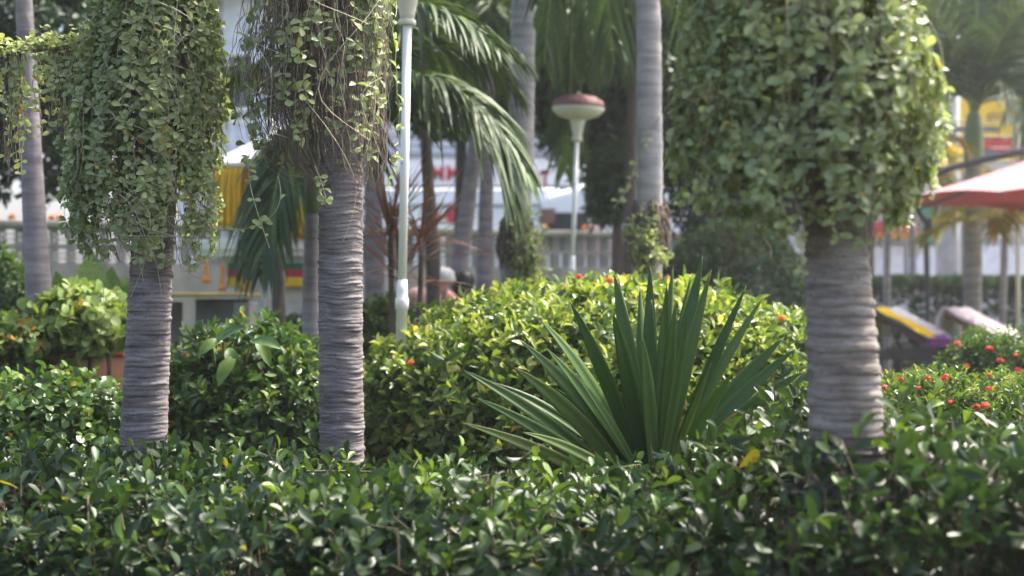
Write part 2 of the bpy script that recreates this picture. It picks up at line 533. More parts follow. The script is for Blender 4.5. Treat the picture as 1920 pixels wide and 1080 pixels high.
def lumps(seed, n=7, f=(3, 9)):
    r = np.random.default_rng(seed)
    K = r.normal(0, 1, (n, 3)) * r.uniform(*f, n)[:, None]; ph = r.uniform(0, 6.28, n)
    return lambda p: np.sin(p @ K.T + ph).mean(1) * 1.6


def ellipsoid(n, c, r, seed, lump=.07, depth=.25, zmin=.02, e=1.0, low=-.5):
    """points and outward normals in a lumpy shell"""
    u = nrm(rng.normal(0, 1, (int(n * 1.9), 3)))
    u = u[u[:, 2] > low][:n]
    if e != 1.0:
        w = np.sign(u) * np.abs(u) ** e
    else:
        w = u
    lf = lumps(seed)
    s = (1 + lump * lf(u * 1.2)) * (1 - depth * rng.random(len(u)) ** 1.8)
    p = np.array(c) + w * np.array(r) * s[:, None]
    nn = nrm(u / np.array(r))
    ok = p[:, 2] > zmin
    return p[ok], nn[ok]


def yellowing(tint, frac):
    m = rng.random(len(tint)) < frac
    tint[m] = rng.uniform(.96, 1, m.sum())
    return tint


def stuff_tubes(root, name, polys, rads, mat, n=3):
    if not polys: return
    V, Fc = tubes(polys, rads, n)
    o = mk(name, V, Fc, mat, root, True)
    o['kind'] = 'stuff'
    return o


def bush(name, label, cat, base, Pt, N, mat, tm, k, Lr, ratio, spacing, indiv=0, group=None, yfrac=0, twigs=True, stems=(), **kw):
    root = thing(name, base, label, cat, group)
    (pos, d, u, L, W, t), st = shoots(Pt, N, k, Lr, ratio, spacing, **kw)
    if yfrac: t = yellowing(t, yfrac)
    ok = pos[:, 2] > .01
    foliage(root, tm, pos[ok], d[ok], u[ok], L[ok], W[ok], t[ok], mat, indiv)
    if twigs:
        stuff_tubes(root, 'twigs', st[::2], [np.array([.0012, .002, .003])] * len(st[::2]), M['twig'])
    for s, r_ in stems:
        mk('stem', *tubes([np.array(s)], [r_], 6), M['twig'], root, True)
    return root


# ------------------------------------------------------------------ trunks and palms
def wob(seed, n=5, fmax=4):
    r = np.random.default_rng(seed)
    f = r.integers(1, fmax + 1, n); g = r.uniform(-9, 9, n); p = r.uniform(0, 6.28, n); a = r.uniform(.4, 1, n)
    return lambda th, s: sum(a[i] * np.sin(f[i] * th + g[i] * s + p[i]) for i in range(n)) / n * 2


def ringed(path, rad, seed, ring=(.010, .026), amp=.0045, step=.0028, na=72, fine_to=None):
    """palm trunk whose old leaf scars stand as uneven rings; path of points bottom to top with a radius each"""
    path = np.array(path, float); rad = np.array(rad, float)
    seg = np.r_[0, np.cumsum(np.linalg.norm(np.diff(path, axis=0), axis=1))]
    S = seg[-1]
    s = np.arange(0, min(S, fine_to or S), step)
    if fine_to and fine_to < S:
        s = np.r_[s, np.arange(fine_to, S, .05)]
    c = np.stack([np.interp(s, seg, path[:, i]) for i in range(3)], 1)
    r = np.interp(s, seg, rad)
    th = np.linspace(0, 2 * math.pi, na, endpoint=False)
    TH, SS = np.meshgrid(th, s)
    g = np.random.default_rng(seed)
    w1, w2, w3, w4 = wob(seed + 1), wob(seed + 2, 7, 7), wob(seed + 3), wob(seed + 5, 8, 12)
    b = np.r_[-.2, -.2 + np.cumsum(g.uniform(*ring, int(S / ring[0]) + 40))]
    s2 = SS + .0035 * w1(TH, SS * 1.1) + .0024 * w2(TH, SS * 2.6)
    k = np.clip(np.searchsorted(b, s2) - 1, 0, len(b) - 2)
    u = (s2 - b[k]) / (b[k + 1] - b[k])
    h = np.clip(np.sin(np.pi * u ** .8), 0, 1) ** .38
    ka = g.uniform(.35, 1.4, len(b))[k] * np.clip(.85 + .65 * w3(TH + k * 1.7, SS * .5 + k), .1, 1.6)
    s3 = SS + .004 * w2(TH, SS * 3)
    b2 = np.cumsum(g.uniform(.004, .010, int(S / .004) + 60)) - .1
    k2 = np.clip(np.searchsorted(b2, s3) - 1, 0, len(b2) - 2)
    u2 = (s3 - b2[k2]) / (b2[k2 + 1] - b2[k2])
    fine = (1 - (2 * u2 - 1) ** 2) * np.clip(w4(TH + k2, SS + k2 * .3), 0, 1)
    rr = r[:, None] * (1 + .02 * w3(TH, SS * .35)) + amp * (h * ka - .5) + amp * .35 * fine
    V = np.stack([c[:, 0:1] + rr * np.cos(TH), c[:, 1:2] + rr * np.sin(TH), np.broadcast_to(c[:, 2:3], rr.shape)], -1).reshape(-1, 3)
    m = len(s)
    i = np.arange(m - 1)[:, None] * na + np.arange(na)[None]
    j = np.arange(m - 1)[:, None] * na + (np.arange(na)[None] + 1) % na
    return V, np.stack([i, j, j + na, i + na], -1).reshape(-1, 4)


def bez(p, n):
    p = np.array(p, float); t = np.linspace(0, 1, n)[:, None]
    if len(p) == 3:
        return (1 - t) ** 2 * p[0] + 2 * t * (1 - t) * p[1] + t * t * p[2]
    return (1 - t) ** 3 * p[0] + 3 * t * (1 - t) ** 2 * p[1] + 3 * t * t * (1 - t) * p[2] + t ** 3 * p[3]


def frond(root, ctrl, n, Lmax, mat, droop=.5, width=.03, each=True, start=.12, tint=(.2, .8), lift=.25, sweep=.6, rr=.014, twist=0.0):
    """feather leaf: a stalk with leaflets down both sides"""
    c = bez(ctrl, 60)
    st = mk('frond', *tubes([c], [np.linspace(rr, rr * .25, 60)], 6), M['rach'], root, True)
    T = nrm(np.gradient(c, axis=0))
    VV, FF, TT, off = [], [], [], 0
    for k in range(n):
        f = start + (1 - start) * (k / n) ** .92
        i = min(59, int(f * 59)); p = c[i] + (c[min(59, i + 1)] - c[i]) * (f * 59 - i)
        t = T[i]
        sd = nrm(np.cross(t, [0, 0, 1.0]) + np.array([1e-4, 0, 0]))
        upv = np.cross(sd, t)
        L0 = Lmax * (math.sin(math.pi * min(1, .12 + .88 * f)) ** .55 * .75 + .25) * (1.0 if f < .9 else .75)
        for sg in (-1, 1):
            L = L0 * random.uniform(.85, 1.1)
            a = sweep + .5 * f + random.gauss(0, .09)
            d0 = nrm(sd * sg * math.cos(a) + t * math.sin(a) + upv * (lift + random.gauss(0, .12)))
            m = 6; q = np.linspace(0, 1, m)
            dd = droop * random.uniform(.7, 1.3)
            pts = p + d0 * (q * L)[:, None] + np.array([0, 0, -1.0]) * (dd * L * q ** 2)[:, None]
            tt = nrm(np.gradient(pts, axis=0))
            wv = nrm(np.cross(tt, nrm(upv + rng.normal(0, .25, 3))))
            nv = np.cross(wv, tt)
            w = width * random.uniform(.8, 1.15) * np.array([.35, .9, 1, .85, .5, .03]) / 2
            A = pts + wv * w[:, None] + nv * (w * .35)[:, None]; B = pts - wv * w[:, None] + nv * (w * .35)[:, None]
            V = np.stack([A, pts, B], 1).reshape(-1, 3)
            Fc = []
            for r_ in range(m - 1):
                for cc in (0, 1):
                    x = r_ * 3 + cc
                    Fc.append((x, x + 1, x + 4, x + 3))
            tv = min(1, max(0, random.uniform(*tint)))
            if each:
                mk('leaflet', V, np.array(Fc), mat, st, True, tint=np.full(len(V), tv))
            else:
                VV.append(V); FF.append(np.array(Fc) + off); TT.append(np.full(len(V), tv)); off += len(V)
    if not each:
        o = mk('leaflets', np.concatenate(VV), np.concatenate(FF), mat, st, True, tint=np.concatenate(TT))
        o['kind'] = 'stuff'
    return st


def crown(root, top, n, L, mat, each=False, nl=34, droop=.55, tilt=(10, 75), width=.035, leaf=.42, phase=0.0):
    for k in range(n):
        a = phase + k * 2.39996 + random.gauss(0, .15)
        el = R(tilt[1] - (tilt[1] - tilt[0]) * (k / max(1, n - 1)))
        h = np.array([math.cos(a), math.sin(a), 0])
        l = L * random.uniform(.85, 1.1)
        p0 = np.array(top)
        p1 = p0 + (h * math.cos(el) + np.array([0, 0, math.sin(el)])) * l * .45
        p2 = p1 + (h * .85 + np.array([0, 0, .05])) * l * .40
        p3 = p2 + (h * .25 + np.array([0, 0, -.75])) * l * .38
        frond(root, (p0, p1, p2, p3), nl, leaf, mat, droop=droop, each=each, width=width)


# ================================================================== SETTING
def sheet(name, x0, x1, y0, y1, z, mat, nx=1, ny=1):
    V = [(x0 + (x1 - x0) * i / nx, y0 + (y1 - y0) * j / ny, z) for j in range(ny + 1) for i in range(nx + 1)]
    Fc = [(j * (nx + 1) + i, j * (nx + 1) + i + 1, (j + 1) * (nx + 1) + i + 1, (j + 1) * (nx + 1) + i) for j in range(ny) for i in range(nx)]
    return tag(mk(name, V, Fc, mat), kind='structure')


sheet('ground', -140, 140, -60, 180, 0, M['grass'])
sheet('planting_bed', -6.5, 4.2, -5.0, 9.0, .006, M['soil'])  # unseen near end stretched out to keep lawn bounce light off the hedge
sheet('garden_path', 1.5, 9, 10.5, 12.2, .006, M['paving'])
sheet('road', -80, 80, 20.4, 25.2, .010, M['asphalt'])
o = MB().box((0, 20.2, .06), (160, .25, .12)).box((0, 25.4, .06), (160, .25, .12)).build('kerb', M['paving']); o['kind'] = 'structure'
o = MB().box((0, 26.6, .055), (160, 2.1, .11)).build('pavement', M['paving']); o['kind'] = 'structure'

# ------------------------------------------------------------------ garden wall of breeze blocks, running slightly away to the right
WA, WB = np.array([-5.06, 15.0]), np.array([.93, 17.8])
wd = nrm(WB - WA); wang = math.atan2(wd[1], wd[0])
w0, w1 = -4.0, 9.6
PITCH, BH = .175, .20
wall = thing('garden_wall', (WA[0], WA[1], 0), 'weathered grey concrete wall with two rows of pierced breeze blocks behind the garden', 'wall')
wall.rotation_euler = (0, 0, wang)
MB().box(((w0 + w1) / 2, 0, .67), (w1 - w0, .16, 1.34)).build('base', M['wallw'], wall, local=True)
MB().bbox(((w0 + w1) / 2, 0, 1.776), (w1 - w0, .20, .072), .012).build('coping', M['mould'], wall, local=True)


def breeze_block():
    b = MB(); t = .10; w, h = PITCH - .004, BH - .004
    x = -w / 2
    def v(a, c): b.box(((a + c) / 2 + x, 0, h / 2), (c - a, t, h))
    def hz(a, c, z0, z1): b.box(((a + c) / 2 + x, 0, (z0 + z1) / 2), (c - a, t - .012, z1 - z0))
    v(0, .012); v(.038, .056); v(.150, w)
    for z0, z1 in ((0, .045), (.080, .105), (.14, h)): hz(.012, .038, z0, z1)
    for z0, z1 in ((0, .026), (.064, .080), (.118, .134), (.172, h)): hz(.056, .150, z0, z1)
    return b


bb = breeze_block().build('breeze_block', M['wallw'], wall, local=True)
nb = int((w1 - w0) / PITCH)
for row in (0, 1):
    for i in range(nb):
        if row == 0 and i == 0:
            bb.location = (w0 + PITCH / 2, 0, 1.342); continue
        share('breeze_block', bb.data, wall, Matrix.Translation((w0 + PITCH * (i + .5), random.uniform(-.003, .003), 1.342 + row * (BH - .001))))


def wallpt(s, z=1.812, off=0.0):
    p = WA + wd * s + np.array([-wd[1], wd[0]]) * off
    return (p[0], p[1], z)


def marigold(s, label, n=20, w=.12, rim=True):
    p = wallpt(s)
    root = thing('marigold_pot', p, label, 'flower pot', 'marigold pots along the wall top')
    MB().lathe([(.05, 0), (.075, .004), (.085, .06), (.088, .065), (.07, .065), (.06, .05)], n=12).build('pot', M['terra'], root, True, True)
    b = MB()
    for _ in range(n):
        a = random.uniform(0, 6.28); r_ = random.uniform(0, w * .55); z = .07 + random.uniform(0, .07)
        b.lathe([(.006, -.012), (.02, -.008), (.024, .004), (.016, .014), (.004, .017)], (r_ * math.cos(a), r_ * math.sin(a), z), 6)
    b.build('blossoms', M['orange'], root, True, True)['kind'] = 'stuff'
    root.scale = (.48, .48, .48)
    return root


for px, lb in ((22, 'marigold pot on the wall top left of the smooth grey trunk'), (97, 'marigold pot on the wall just right of the smooth grey trunk'),
               (112, 'marigold pot on the wall nearest the left vine column'), (1020, 'marigold pot on the wall right of the thick mid palm trunk'),
               (1095, 'marigold pot on the wall right behind the mushroom lamp pole'), (1112, 'rightmost marigold pot on the wall, under the overhanging tree')):
    # depth where the line of sight meets the wall
    t = (px - 960) / F
    s = (t * WA[1] - WA[0]) / (wd[0] - t * wd[1])
    marigold(s, lb)

# ------------------------------------------------------------------ street beyond the wall
def window(root, x, y, z, w, h, mat='glass', bars=1):
    f = MB()
    for sx in (-1, 1): f.box((x + sx * (w / 2 + .03), y - .04, z), (.06, .10, h + .12))
    for sz in (-1, 1): f.box((x, y - .04, z + sz * (h / 2 + .03)), (w, .098, .06))
    for k in range(bars): f.box((x - w / 2 + w * (k + 1) / (bars + 1), y - .045, z), (.04, .06, h))
    o = f.build('window', M['white'], root)
    MB().box((x, y - .02, z), (w, .02, h)).build('pane', M[mat], o)
    return o


bl = thing('shop_house', (X(760, 27), 27, 0), 'pale bluish shop house with shuttered windows across the street', 'building')
MB().box((-1.6, 30, 5), (9.5, 6, 10)).build('wall', M['bluewhite'], bl)
for k in range(3):
    MB().box((-1.6, 26.7, 3.55 + k * 3.1), (9.5, .6, .16)).build('ledge', M['shop'], bl)
for z in (2.95, 4.9, 8.0):
    for k in range(6):
        if z < 3: continue
        window(bl, -5.4 + k * 1.5, 27, z, .95, 1.2)
MB().box((-1.4, 26.98, 1.4), (8.8, .1, 2.6)).build('shutter', M['grey'], bl)
for x, z in ((-5.0, 3.2), (-3.3, 3.3), (-1.2, 3.25), (.6, 3.3)):
    ac = MB().bbox((x, 26.75, z), (.8, .34, .55), .02).build('air_conditioner', M['cream'], bl)
    MB().lathe([(.20, 0), (.21, .01), (.21, .03), (.19, .04)], n=16).build('fan_grille', M['dgrey'], ac, True, True).matrix_basis = Matrix.Translation((x - bl.location[0] - .12, 26.58 - 27, z)) @ Matrix.Rotation(R(90), 4, 'X')
for x in (-5.55, -2.6, 1.4):
    MB().tube([(x, 26.93, .2), (x, 26.93, 9.5)], .05, 8).build('drain_pipe', M['grey'], bl)
rail = MB()
for k in range(46): rail.box((-6.2 + k * .2, 26.45, 4.0), (.03, .03, .8))
rail.box((-1.7, 26.45, 4.42), (9.1, .05, .05))
rail.build('balcony_railing', M['white'], bl)

# red lettered fascia board
fs = thing('shop_sign', (X(925, 26.2), 26.2, Z(322, 26.2)), 'long white shop sign with large red capital letters', 'sign')
MB().bbox((0, .03, 0), (4.4, .06, .52), .01).build('board', M['vanwhite'], fs, local=True)
MB().box((0, -.005, .275), (4.4, .08, .03)).box((0, -.005, -.275), (4.4, .08, .03)).build('frame', M['grey'], fs, local=True)


def letters(root, txt, px0, pitch, py, h, d, mat, bold=.025, local_y=0.0, name='letter'):
    ro = origin(root)
    for i, ch in enumerate(txt):
        if ch == ' ': continue
        cu = bpy.data.curves.new(name, 'FONT'); cu.body = ch; cu.extrude = .008; cu.offset = bold; cu.align_x = 'CENTER'; cu.size = 1.0; cu.resolution_u = 3
        tmp = bpy.data.objects.new(name, cu); COL.objects.link(tmp)
        dg = bpy.context.evaluated_depsgraph_get()
        me = bpy.data.meshes.new_from_object(tmp.evaluated_get(dg))
        bpy.data.objects.remove(tmp)
        me.materials.clear(); me.materials.append(mat)
        s = h / .73
        p = np.array([X(px0 + pitch * i, d), d + local_y, Z(py, d)]) - ro
        share(name, me, root, Matrix.Translation((p[0], p[1], p[2] - h / 2)) @ Matrix.Diagonal((s * .80, s, s, 1)) @ Matrix.Rotation(R(90), 4, 'X'))


letters(fs, 'MMA', 821, 28, 324, .30, 26.2, M['red'], .018, -.022)
letters(fs, 'AT', 1003, 19, 333, .27, 26.2, M['red'], .035, -.022)


def wheel(root, x, y, r=.36):
    o = MB().lathe([(r * .6, -.11), (r * .92, -.11), (r, -.08), (r, .08), (r * .92, .11), (r * .6, .11)], n=20).build('wheel', M['black'], root, True, True)
    o.matrix_basis = Matrix.Translation((x, y, r)) @ Matrix.Rotation(R(90), 4, 'X')
    h = MB().lathe([(.04, -.115), (r * .6, -.10), (r * .6, .10), (.04, .115)], n=14).build('rim', M['grey'], o, True, True)


def prism(poly, y0, y1):
    n = len(poly)
    V = [(x, y0, z) for x, z in poly] + [(x, y1, z) for x, z in poly]
    return V, [tuple(range(n)), tuple(range(2 * n - 1, n - 1, -1))] + [(i, i + n, (i + 1) % n + n, (i + 1) % n) for i in range(n)]


def bevelled(name, V, Fc, mat, root, w=.05):
    o = mk(name, V, Fc, mat, root, True, True)
    b = o.modifiers.new('bevel', 'BEVEL'); b.width = w; b.segments = 3; b.limit_method = 'ANGLE'
    return o


# box truck seen from the side
tk = thing('box_truck', (X(835, 22.2), 22.2, .012), 'white box truck with a red arrow stripe parked beyond the wall', 'truck')
bevelled('cargo_box', *prism([(-1.55, .75), (1.75, .75), (1.75, 2.58), (-1.55, 2.58)], -.95, .95), M['vanwhite'], tk, .04)
bevelled('cab', *prism([(-1.60, .5), (-3.25, .5), (-3.30, 1.2), (-2.85, 2.15), (-1.60, 2.2)], -.9, .9), M['vanwhite'], tk, .08)
o = mk('window', *prism([(-1.85, 1.35), (-3.0, 1.35), (-2.72, 2.0), (-1.85, 2.0)], -.915, -.89), M['glass'], tk, local=True)
MB().box((0, 0, .60), (5.0, .8, .18)).build('chassis', M['black'], tk, local=True)
for k in range(3):
    MB().box((.1, -.962, 1.16 + k * .58), (3.3, .02, .035)).build('trim_rail', M['grey'], tk, local=True)
mk('stripe', *prism([(-.28, 2.13), (.12, 2.22), (.12, 2.14), (-.28, 2.09)], -.972, -.952), M['red'], tk, local=True)
mk('stripe', *prism([(.08, 2.06), (.30, 2.06), (.30, 2.32), (.08, 2.32)], -.978, -.952), M['red'], tk, local=True)
for x in (-2.5, 1.0): wheel(tk, x, -.78); wheel(tk, x, .78)
MB().box((-3.28, -.62, .85), (.05, .25, .18)).build('headlight', M['white'], tk, local=True)
MB().box((-3.28, .62, .85), (.05, .25, .18)).build('headlight', M['white'], tk, local=True)

# van seen from the side, faded red print
vn = thing('delivery_van', (X(1110, 21.9), 21.9, .012), 'white high roof van with faded red print on its side', 'van')
bevelled('body', *prism([(-1.15, .42), (2.6, .42), (2.65, 1.0), (2.60, 2.50), (2.3, 2.62), (-.2, 2.62), (-.75, 2.45), (-1.05, 1.5)], -.9, .9), M['vanwhite'], vn, .1)
mk('window', *prism([(-.85, 1.62), (-.1, 1.62), (-.1, 2.2), (-.68, 2.2)], -.915, -.89), M['glass'], vn, local=True)
mk('side_door', *prism([(.05, .6), (.98, .6), (.98, 2.35), (.05, 2.35)], -.914, -.895), M['vanwhite'], vn, local=True)
for k, (x, h) in enumerate(((-.22, .42), (-.12, .5), (0, .46), (.20, .3))):
    mk('red_mark', *prism([(x, 1.52), (x + .09, 1.50), (x + .07, 1.5 + h), (x + .02, 1.52 + h)], -.925, -.905), M['pinkpr'], vn, local=True)
MB().box((-.72, -.93, 2.15), (.24, .05, .22)).build('mirror', M['maroon'], vn, local=True)
for x in (-.45, 1.9): wheel(vn, x, -.72, .34); wheel(vn, x, .72, .34)
MB().box((-1.08, -.62, .95), (.08, .28, .2)).build('headlight', M['white'], vn, local=True)

# right hand street: grey shop, red fascia, yellow sign, pole and cables
sh = thing('grey_shop', (X(1790, 28), 28, 0), 'low grey shop with pale panels beyond the clipped hedge', 'building')
MB().box((9.2, 30.5, 2.6), (8, 5, 5.2)).build('wall', M['shop'], sh)
for k in range(7):
    MB().bbox((6.3 + k * .95, 27.94, 1.55), (.86, .10, .75), .02).build('panel', M['bluewhite'], sh)
MB().box((6.9, 27.7, 2.28), (1.9, .5, .20)).build('fascia', M['red'], sh)
MB().box((6.9, 27.72, 2.13), (1.9, .44, .09)).build('fascia_trim', M['orange'], sh)
for k in range(3): window(sh, 9.3 + k * 1.2, 28, 2.5, .8, .7)
MB().box((8.25, 27.9, 2.35), (.55, .16, .75)).build('panel', M['teal'], sh)

ys = thing('hoarding', (X(1880, 26), 26, Z(245, 26)), 'yellow roadside hoarding with a scalloped red lower edge', 'sign')
MB().bbox((0, .05, 0), (1.75, .10, 1.15), .01).build('board', M['signy'], ys, local=True)
MB().bbox((-.98, .05, .0), (.16, .08, .35), .01).build('side_panel', M['signy'], ys, local=True)
sc_ = MB()
for k in range(6):
    poly = [(-.66 + k * .28 + .17 * math.cos(a), -.26 + .15 * math.sin(a)) for a in np.linspace(0, math.pi, 9)] + [(-.83 + k * .28, -.47), (-.49 + k * .28, -.47)]
    o = mk('scallop', *prism(poly, -.012 - k * .0005, -.001), M['red'], ys, local=True)
letters(ys, 'ciii', 1855, 8.5, 216, .19, 26, M['black'], .02, -.012)
ring = MB()
pr = [(.155 + .035 * math.cos(a), .035 * math.sin(a)) for a in np.linspace(0, 2 * math.pi, 9)[:-1]]
V, Fc = tubes([np.array([(.16 * math.cos(a), 0, .16 * math.sin(a)) for a in np.linspace(0, 2 * math.pi, 25)])], [.032], 6)
o = mk('emblem', V + np.array([X(1903, 26) - X(1880, 26), -.02, Z(213, 26) - Z(245, 26)]), Fc, M['teal'], ys, True, True)
MB().box((X(1903, 26) - X(1880, 26), -.02, Z(213, 26) - Z(245, 26)), (.035, .03, .28)).build('emblem', M['teal'], ys, local=True)
for x in (-.7, .7): MB().box((x, .2, -2.2), (.12, .12, 4.6)).build('post', M['grey'], ys, local=True)

up_ = thing('utility_pole', (X(1778, 24), 24, 0), 'grey concrete utility pole with crossarms carrying cables', 'utility pole')
MB().lathe([(.21, 0), (.20, 2), (.17, 8.5)], n=12).build('pole', surf('pole_concrete', (.30, .29, .30), (.42, .41, .42), 4), up_, True, True)
for z in (3.35, 3.75): MB().box((0, -.24, z), (1.5, .09, .09)).build('crossarm', M['grey'], up_, local=True)
for k, z in enumerate((3.40, 3.52, 3.60, 3.80, 3.95, 4.6)):
    pts = [(x, 23.72 - .03 * k, z - .10 * (1 - ((x - 6.5) / 6.5) ** 2) + (x * .012 * (k % 3 - 1))) for x in np.linspace(-3, 15, 24)]
    tag(MB().tube(pts, .014, 5).build('cable', M['black']),
        ['lowest black cable strung in front of the hoarding', 'second lowest black cable in front of the hoarding', 'third black cable up from the lowest crossarm',
         'black cable lying on the upper crossarm', 'black cable just above the upper crossarm', 'highest black street cable, well above the crossarms'][k], 'cable', 'cables along the street')

# ------------------------------------------------------------------ shrine (spirit house) seen between the two left palms
SD = 12.5
sx = X(510, SD)
sp = thing('spirit_house', (sx, SD, 0), 'white spirit house pedestal with ribbons, garlands and orange drapes', 'shrine')
zt = Z(470, SD)
MB().bbox((0, 0, zt + .04), (1.06, .9, .10), .02).bbox((0, 0, zt - .03), (.94, .8, .05), .01).build('table_slab', M['white'], sp, local=True)
MB().lathe([(.56, 0), (.60, .05), (.58, .30), (.52, .74), (.46, .80), (.43, .86), (.43, zt - .05)], n=4).build('pedestal', M['plaster'], sp, local=True)
sp.children[-1].matrix_basis = Matrix.Rotation(R(45), 4, 'Z')
for nm, mt, z, h, w in (('ribbon', 'redcl', Z(513, SD), .075, .66), ('ribbon', 'yellow', Z(529, SD), .085, .665), ('ribbon', 'greencl', Z(500, SD), .055, .655)):
    MB().bbox((0, 0, z), (w, w, h), .01).build(nm, M[mt], sp, local=True)
for sx_ in (-.36, .36):
    for sy in (-.28, .28):
        MB().lathe([(.05, 0), (.035, .02), (.03, .55), (.045, .60)], (sx_, sy, zt + .09), 10).build('post', M['white'], sp, True, True)
MB().bbox((0, 0, zt + .73), (1.0, .8, .05), .02).lathe([(.60, 0), (.34, .12), (.10, .24), (.02, .5)], (0, 0, zt + .755), 4).build('roof', M['white'], sp, local=True)
MB().bbox((-.05, .05, zt + .27), (.36, .30, .36), .03).build('shrine_room', M['white'], sp, local=True)


def drape(name, root, x0, x1, ztop, h, y, mat, folds=5, amp=.03):
    nx, nz = folds * 8, 10
    V, Fc = [], []
    for j in range(nz + 1):
        for i in range(nx + 1):
            u = i / nx; v = j / nz
            squeeze = 1 - .22 * math.sin(math.pi * v) * (u - .5) * 2 * (1 if u > .5 else -1)
            x = (x0 + x1) / 2 + (u - .5) * (x1 - x0) * squeeze
            V.append((x, y + amp * math.sin(u * folds * 6.28) * (.4 + v), ztop - v * h))
    for j in range(nz):
        for i in range(nx):
            a = j * (nx + 1) + i; Fc.append((a, a + 1, a + nx + 2, a + nx + 1))
    o = mk(name, V, Fc, mat, root, True, True)
    s = o.modifiers.new('thick', 'SOLIDIFY'); s.thickness = .006
    return o


drape('drape', sp, -.46, -.18, zt + .70, .50, -.38, M['yellow'])
drape('drape', sp, -.36, -.10, zt + .70, .52, -.34, M['gold'])
drape('drape', sp, .22, .44, zt + .42, .30, -.38, M['yellow'], 4)
for i, (px, py, ln) in enumerate(((437, 500, .16), (480, 470, .30), (598, 430, .2), (560, 385, .25), (408, 490, .14))):
    b = MB()
    for k in range(int(ln / .022)):
        b.lathe([(.004, -.016), (.016, -.009), (.018, .005), (.004, .016)], (X(px, SD) - sx + random.gauss(0, .004), -.47, Z(py, SD) - k * .024), 7)
    b.lathe([(.01, -.02), (.03, -.035), (.034, -.005), (.01, .03)], (X(px, SD) - sx, -.47, Z(py, SD) - ln - .02), 8)
    b.build('garland', M['orange'], sp, True, True)
for i, (px, py) in enumerate(((545, 400), (560, 415), (575, 405), (585, 440))):
    MB().lathe([(.03, 0), (.04, .01), (.028, .06), (.034, .10), (.02, .12)], (X(px, SD) - sx, -.3, zt + .09), 10).build('offering_cup', M['white' if i % 2 else 'yellow'], sp, True, True)

lp = thing('stone_bench', (X(390, 11), 11, 0), 'low grey stone bench with a yellow edge beside the shrine', 'bench')
MB().bbox((0, 0, Z(553, 11)), (.72, .5, .028), .006).build('seat', M['bench_y'], lp, local=True)
for x in (-.3, .3): MB().bbox((x, 0, .5), (.12, .4, .98), .01).build('leg', M['wallw'], lp, local=True)
MB().bbox((.1, .1, Z(585, 11)), (.42, .1, .2), .01).build('stretcher', M['wallw'], lp, local=True)

# ------------------------------------------------------------------ garden lamps
def garden_lamp(px0, py0, px1, py1, d, k, label, bx):
    """mushroom lamp; pole through two photo points; k scales the fittings"""
    a, b = P(px0, py0, d), P(px1, py1, d)
    base = a + (b - a) * (a[2] / (a[2] - b[2]))
    lean = math.atan2(a[0] - b[0], a[2] - b[2])
    root = thing('garden_lamp', base, label, 'lamp', 'mushroom lamps in the garden')
    root.rotation_euler = (0, lean, 0)
    return root, base


def lamp_parts(root, H, r, k, joint):
    """H: height of the collar, r: pole radius"""
    MB().lathe([(r, joint), (r, H)], n=20).build('pole', M['lamp'], root, True, True)
    MB().lathe([(r * 1.28, 0), (r * 1.28, joint - .05), (r * 1.55, joint - .048), (r * 1.55, joint - .012), (r * 1.5, joint), (r * 1.3, joint + .005), (r * 1.26, joint + .035), (r * 1.08, joint + .085)], n=20).build('base_sleeve', M['lamp'], root, True, True)
    MB().lathe([(.035 * k, H - .005), (.042 * k, H - .003), (.042 * k, H + .020 * k), (.036 * k, H + .024 * k)], n=24).build('collar', M['cream'], root, True, True)
    MB().lathe([(.034 * k, H + .024 * k), (.037 * k, H + .05 * k), (.052 * k, H + .125 * k), (.066 * k, H + .165 * k)], n=24).build('neck', M['cream'], root, True, True)
    z = H + .165 * k
    MB().lathe([(.05 * k, z - .006), (.10 * k, z + .003 * k), (.16 * k, z + .026 * k), (.195 * k, z + .060 * k), (.203 * k, z + .085 * k), (.199 * k, z + .092 * k)], n=36).build('bowl', M['cream'], root, True, True)
    MB().lathe([(.205 * k, z + .087 * k), (.207 * k, z + .100 * k), (.19 * k, z + .138 * k), (.14 * k, z + .170 * k), (.07 * k, z + .184 * k), (.012 * k, z + .187 * k)], n=36).build('cap', M['maroon'], root, True, True)
    MB().lathe([(.012 * k, z + .187 * k), (.016 * k, z + .20 * k), (.006 * k, z + .212 * k)], n=10).build('finial', M['cream'], root, True, True)


l1, b1 = garden_lamp(763, 60, 753, 600, 6.4, 1, 'nearer white garden lamp post with chipped paint beside the middle palm', 0)
lamp_parts(l1, Z(46, 6.4), .0195, .95, Z(560, 6.4) + .0)
l2, b2 = garden_lamp(1082, 260, 1073, 500, 11.2, 1, 'farther white garden lamp with a maroon and cream mushroom head', 0)
lamp_parts(l2, Z(263, 11.2), .0185, 1.02, Z(500, 11.2))

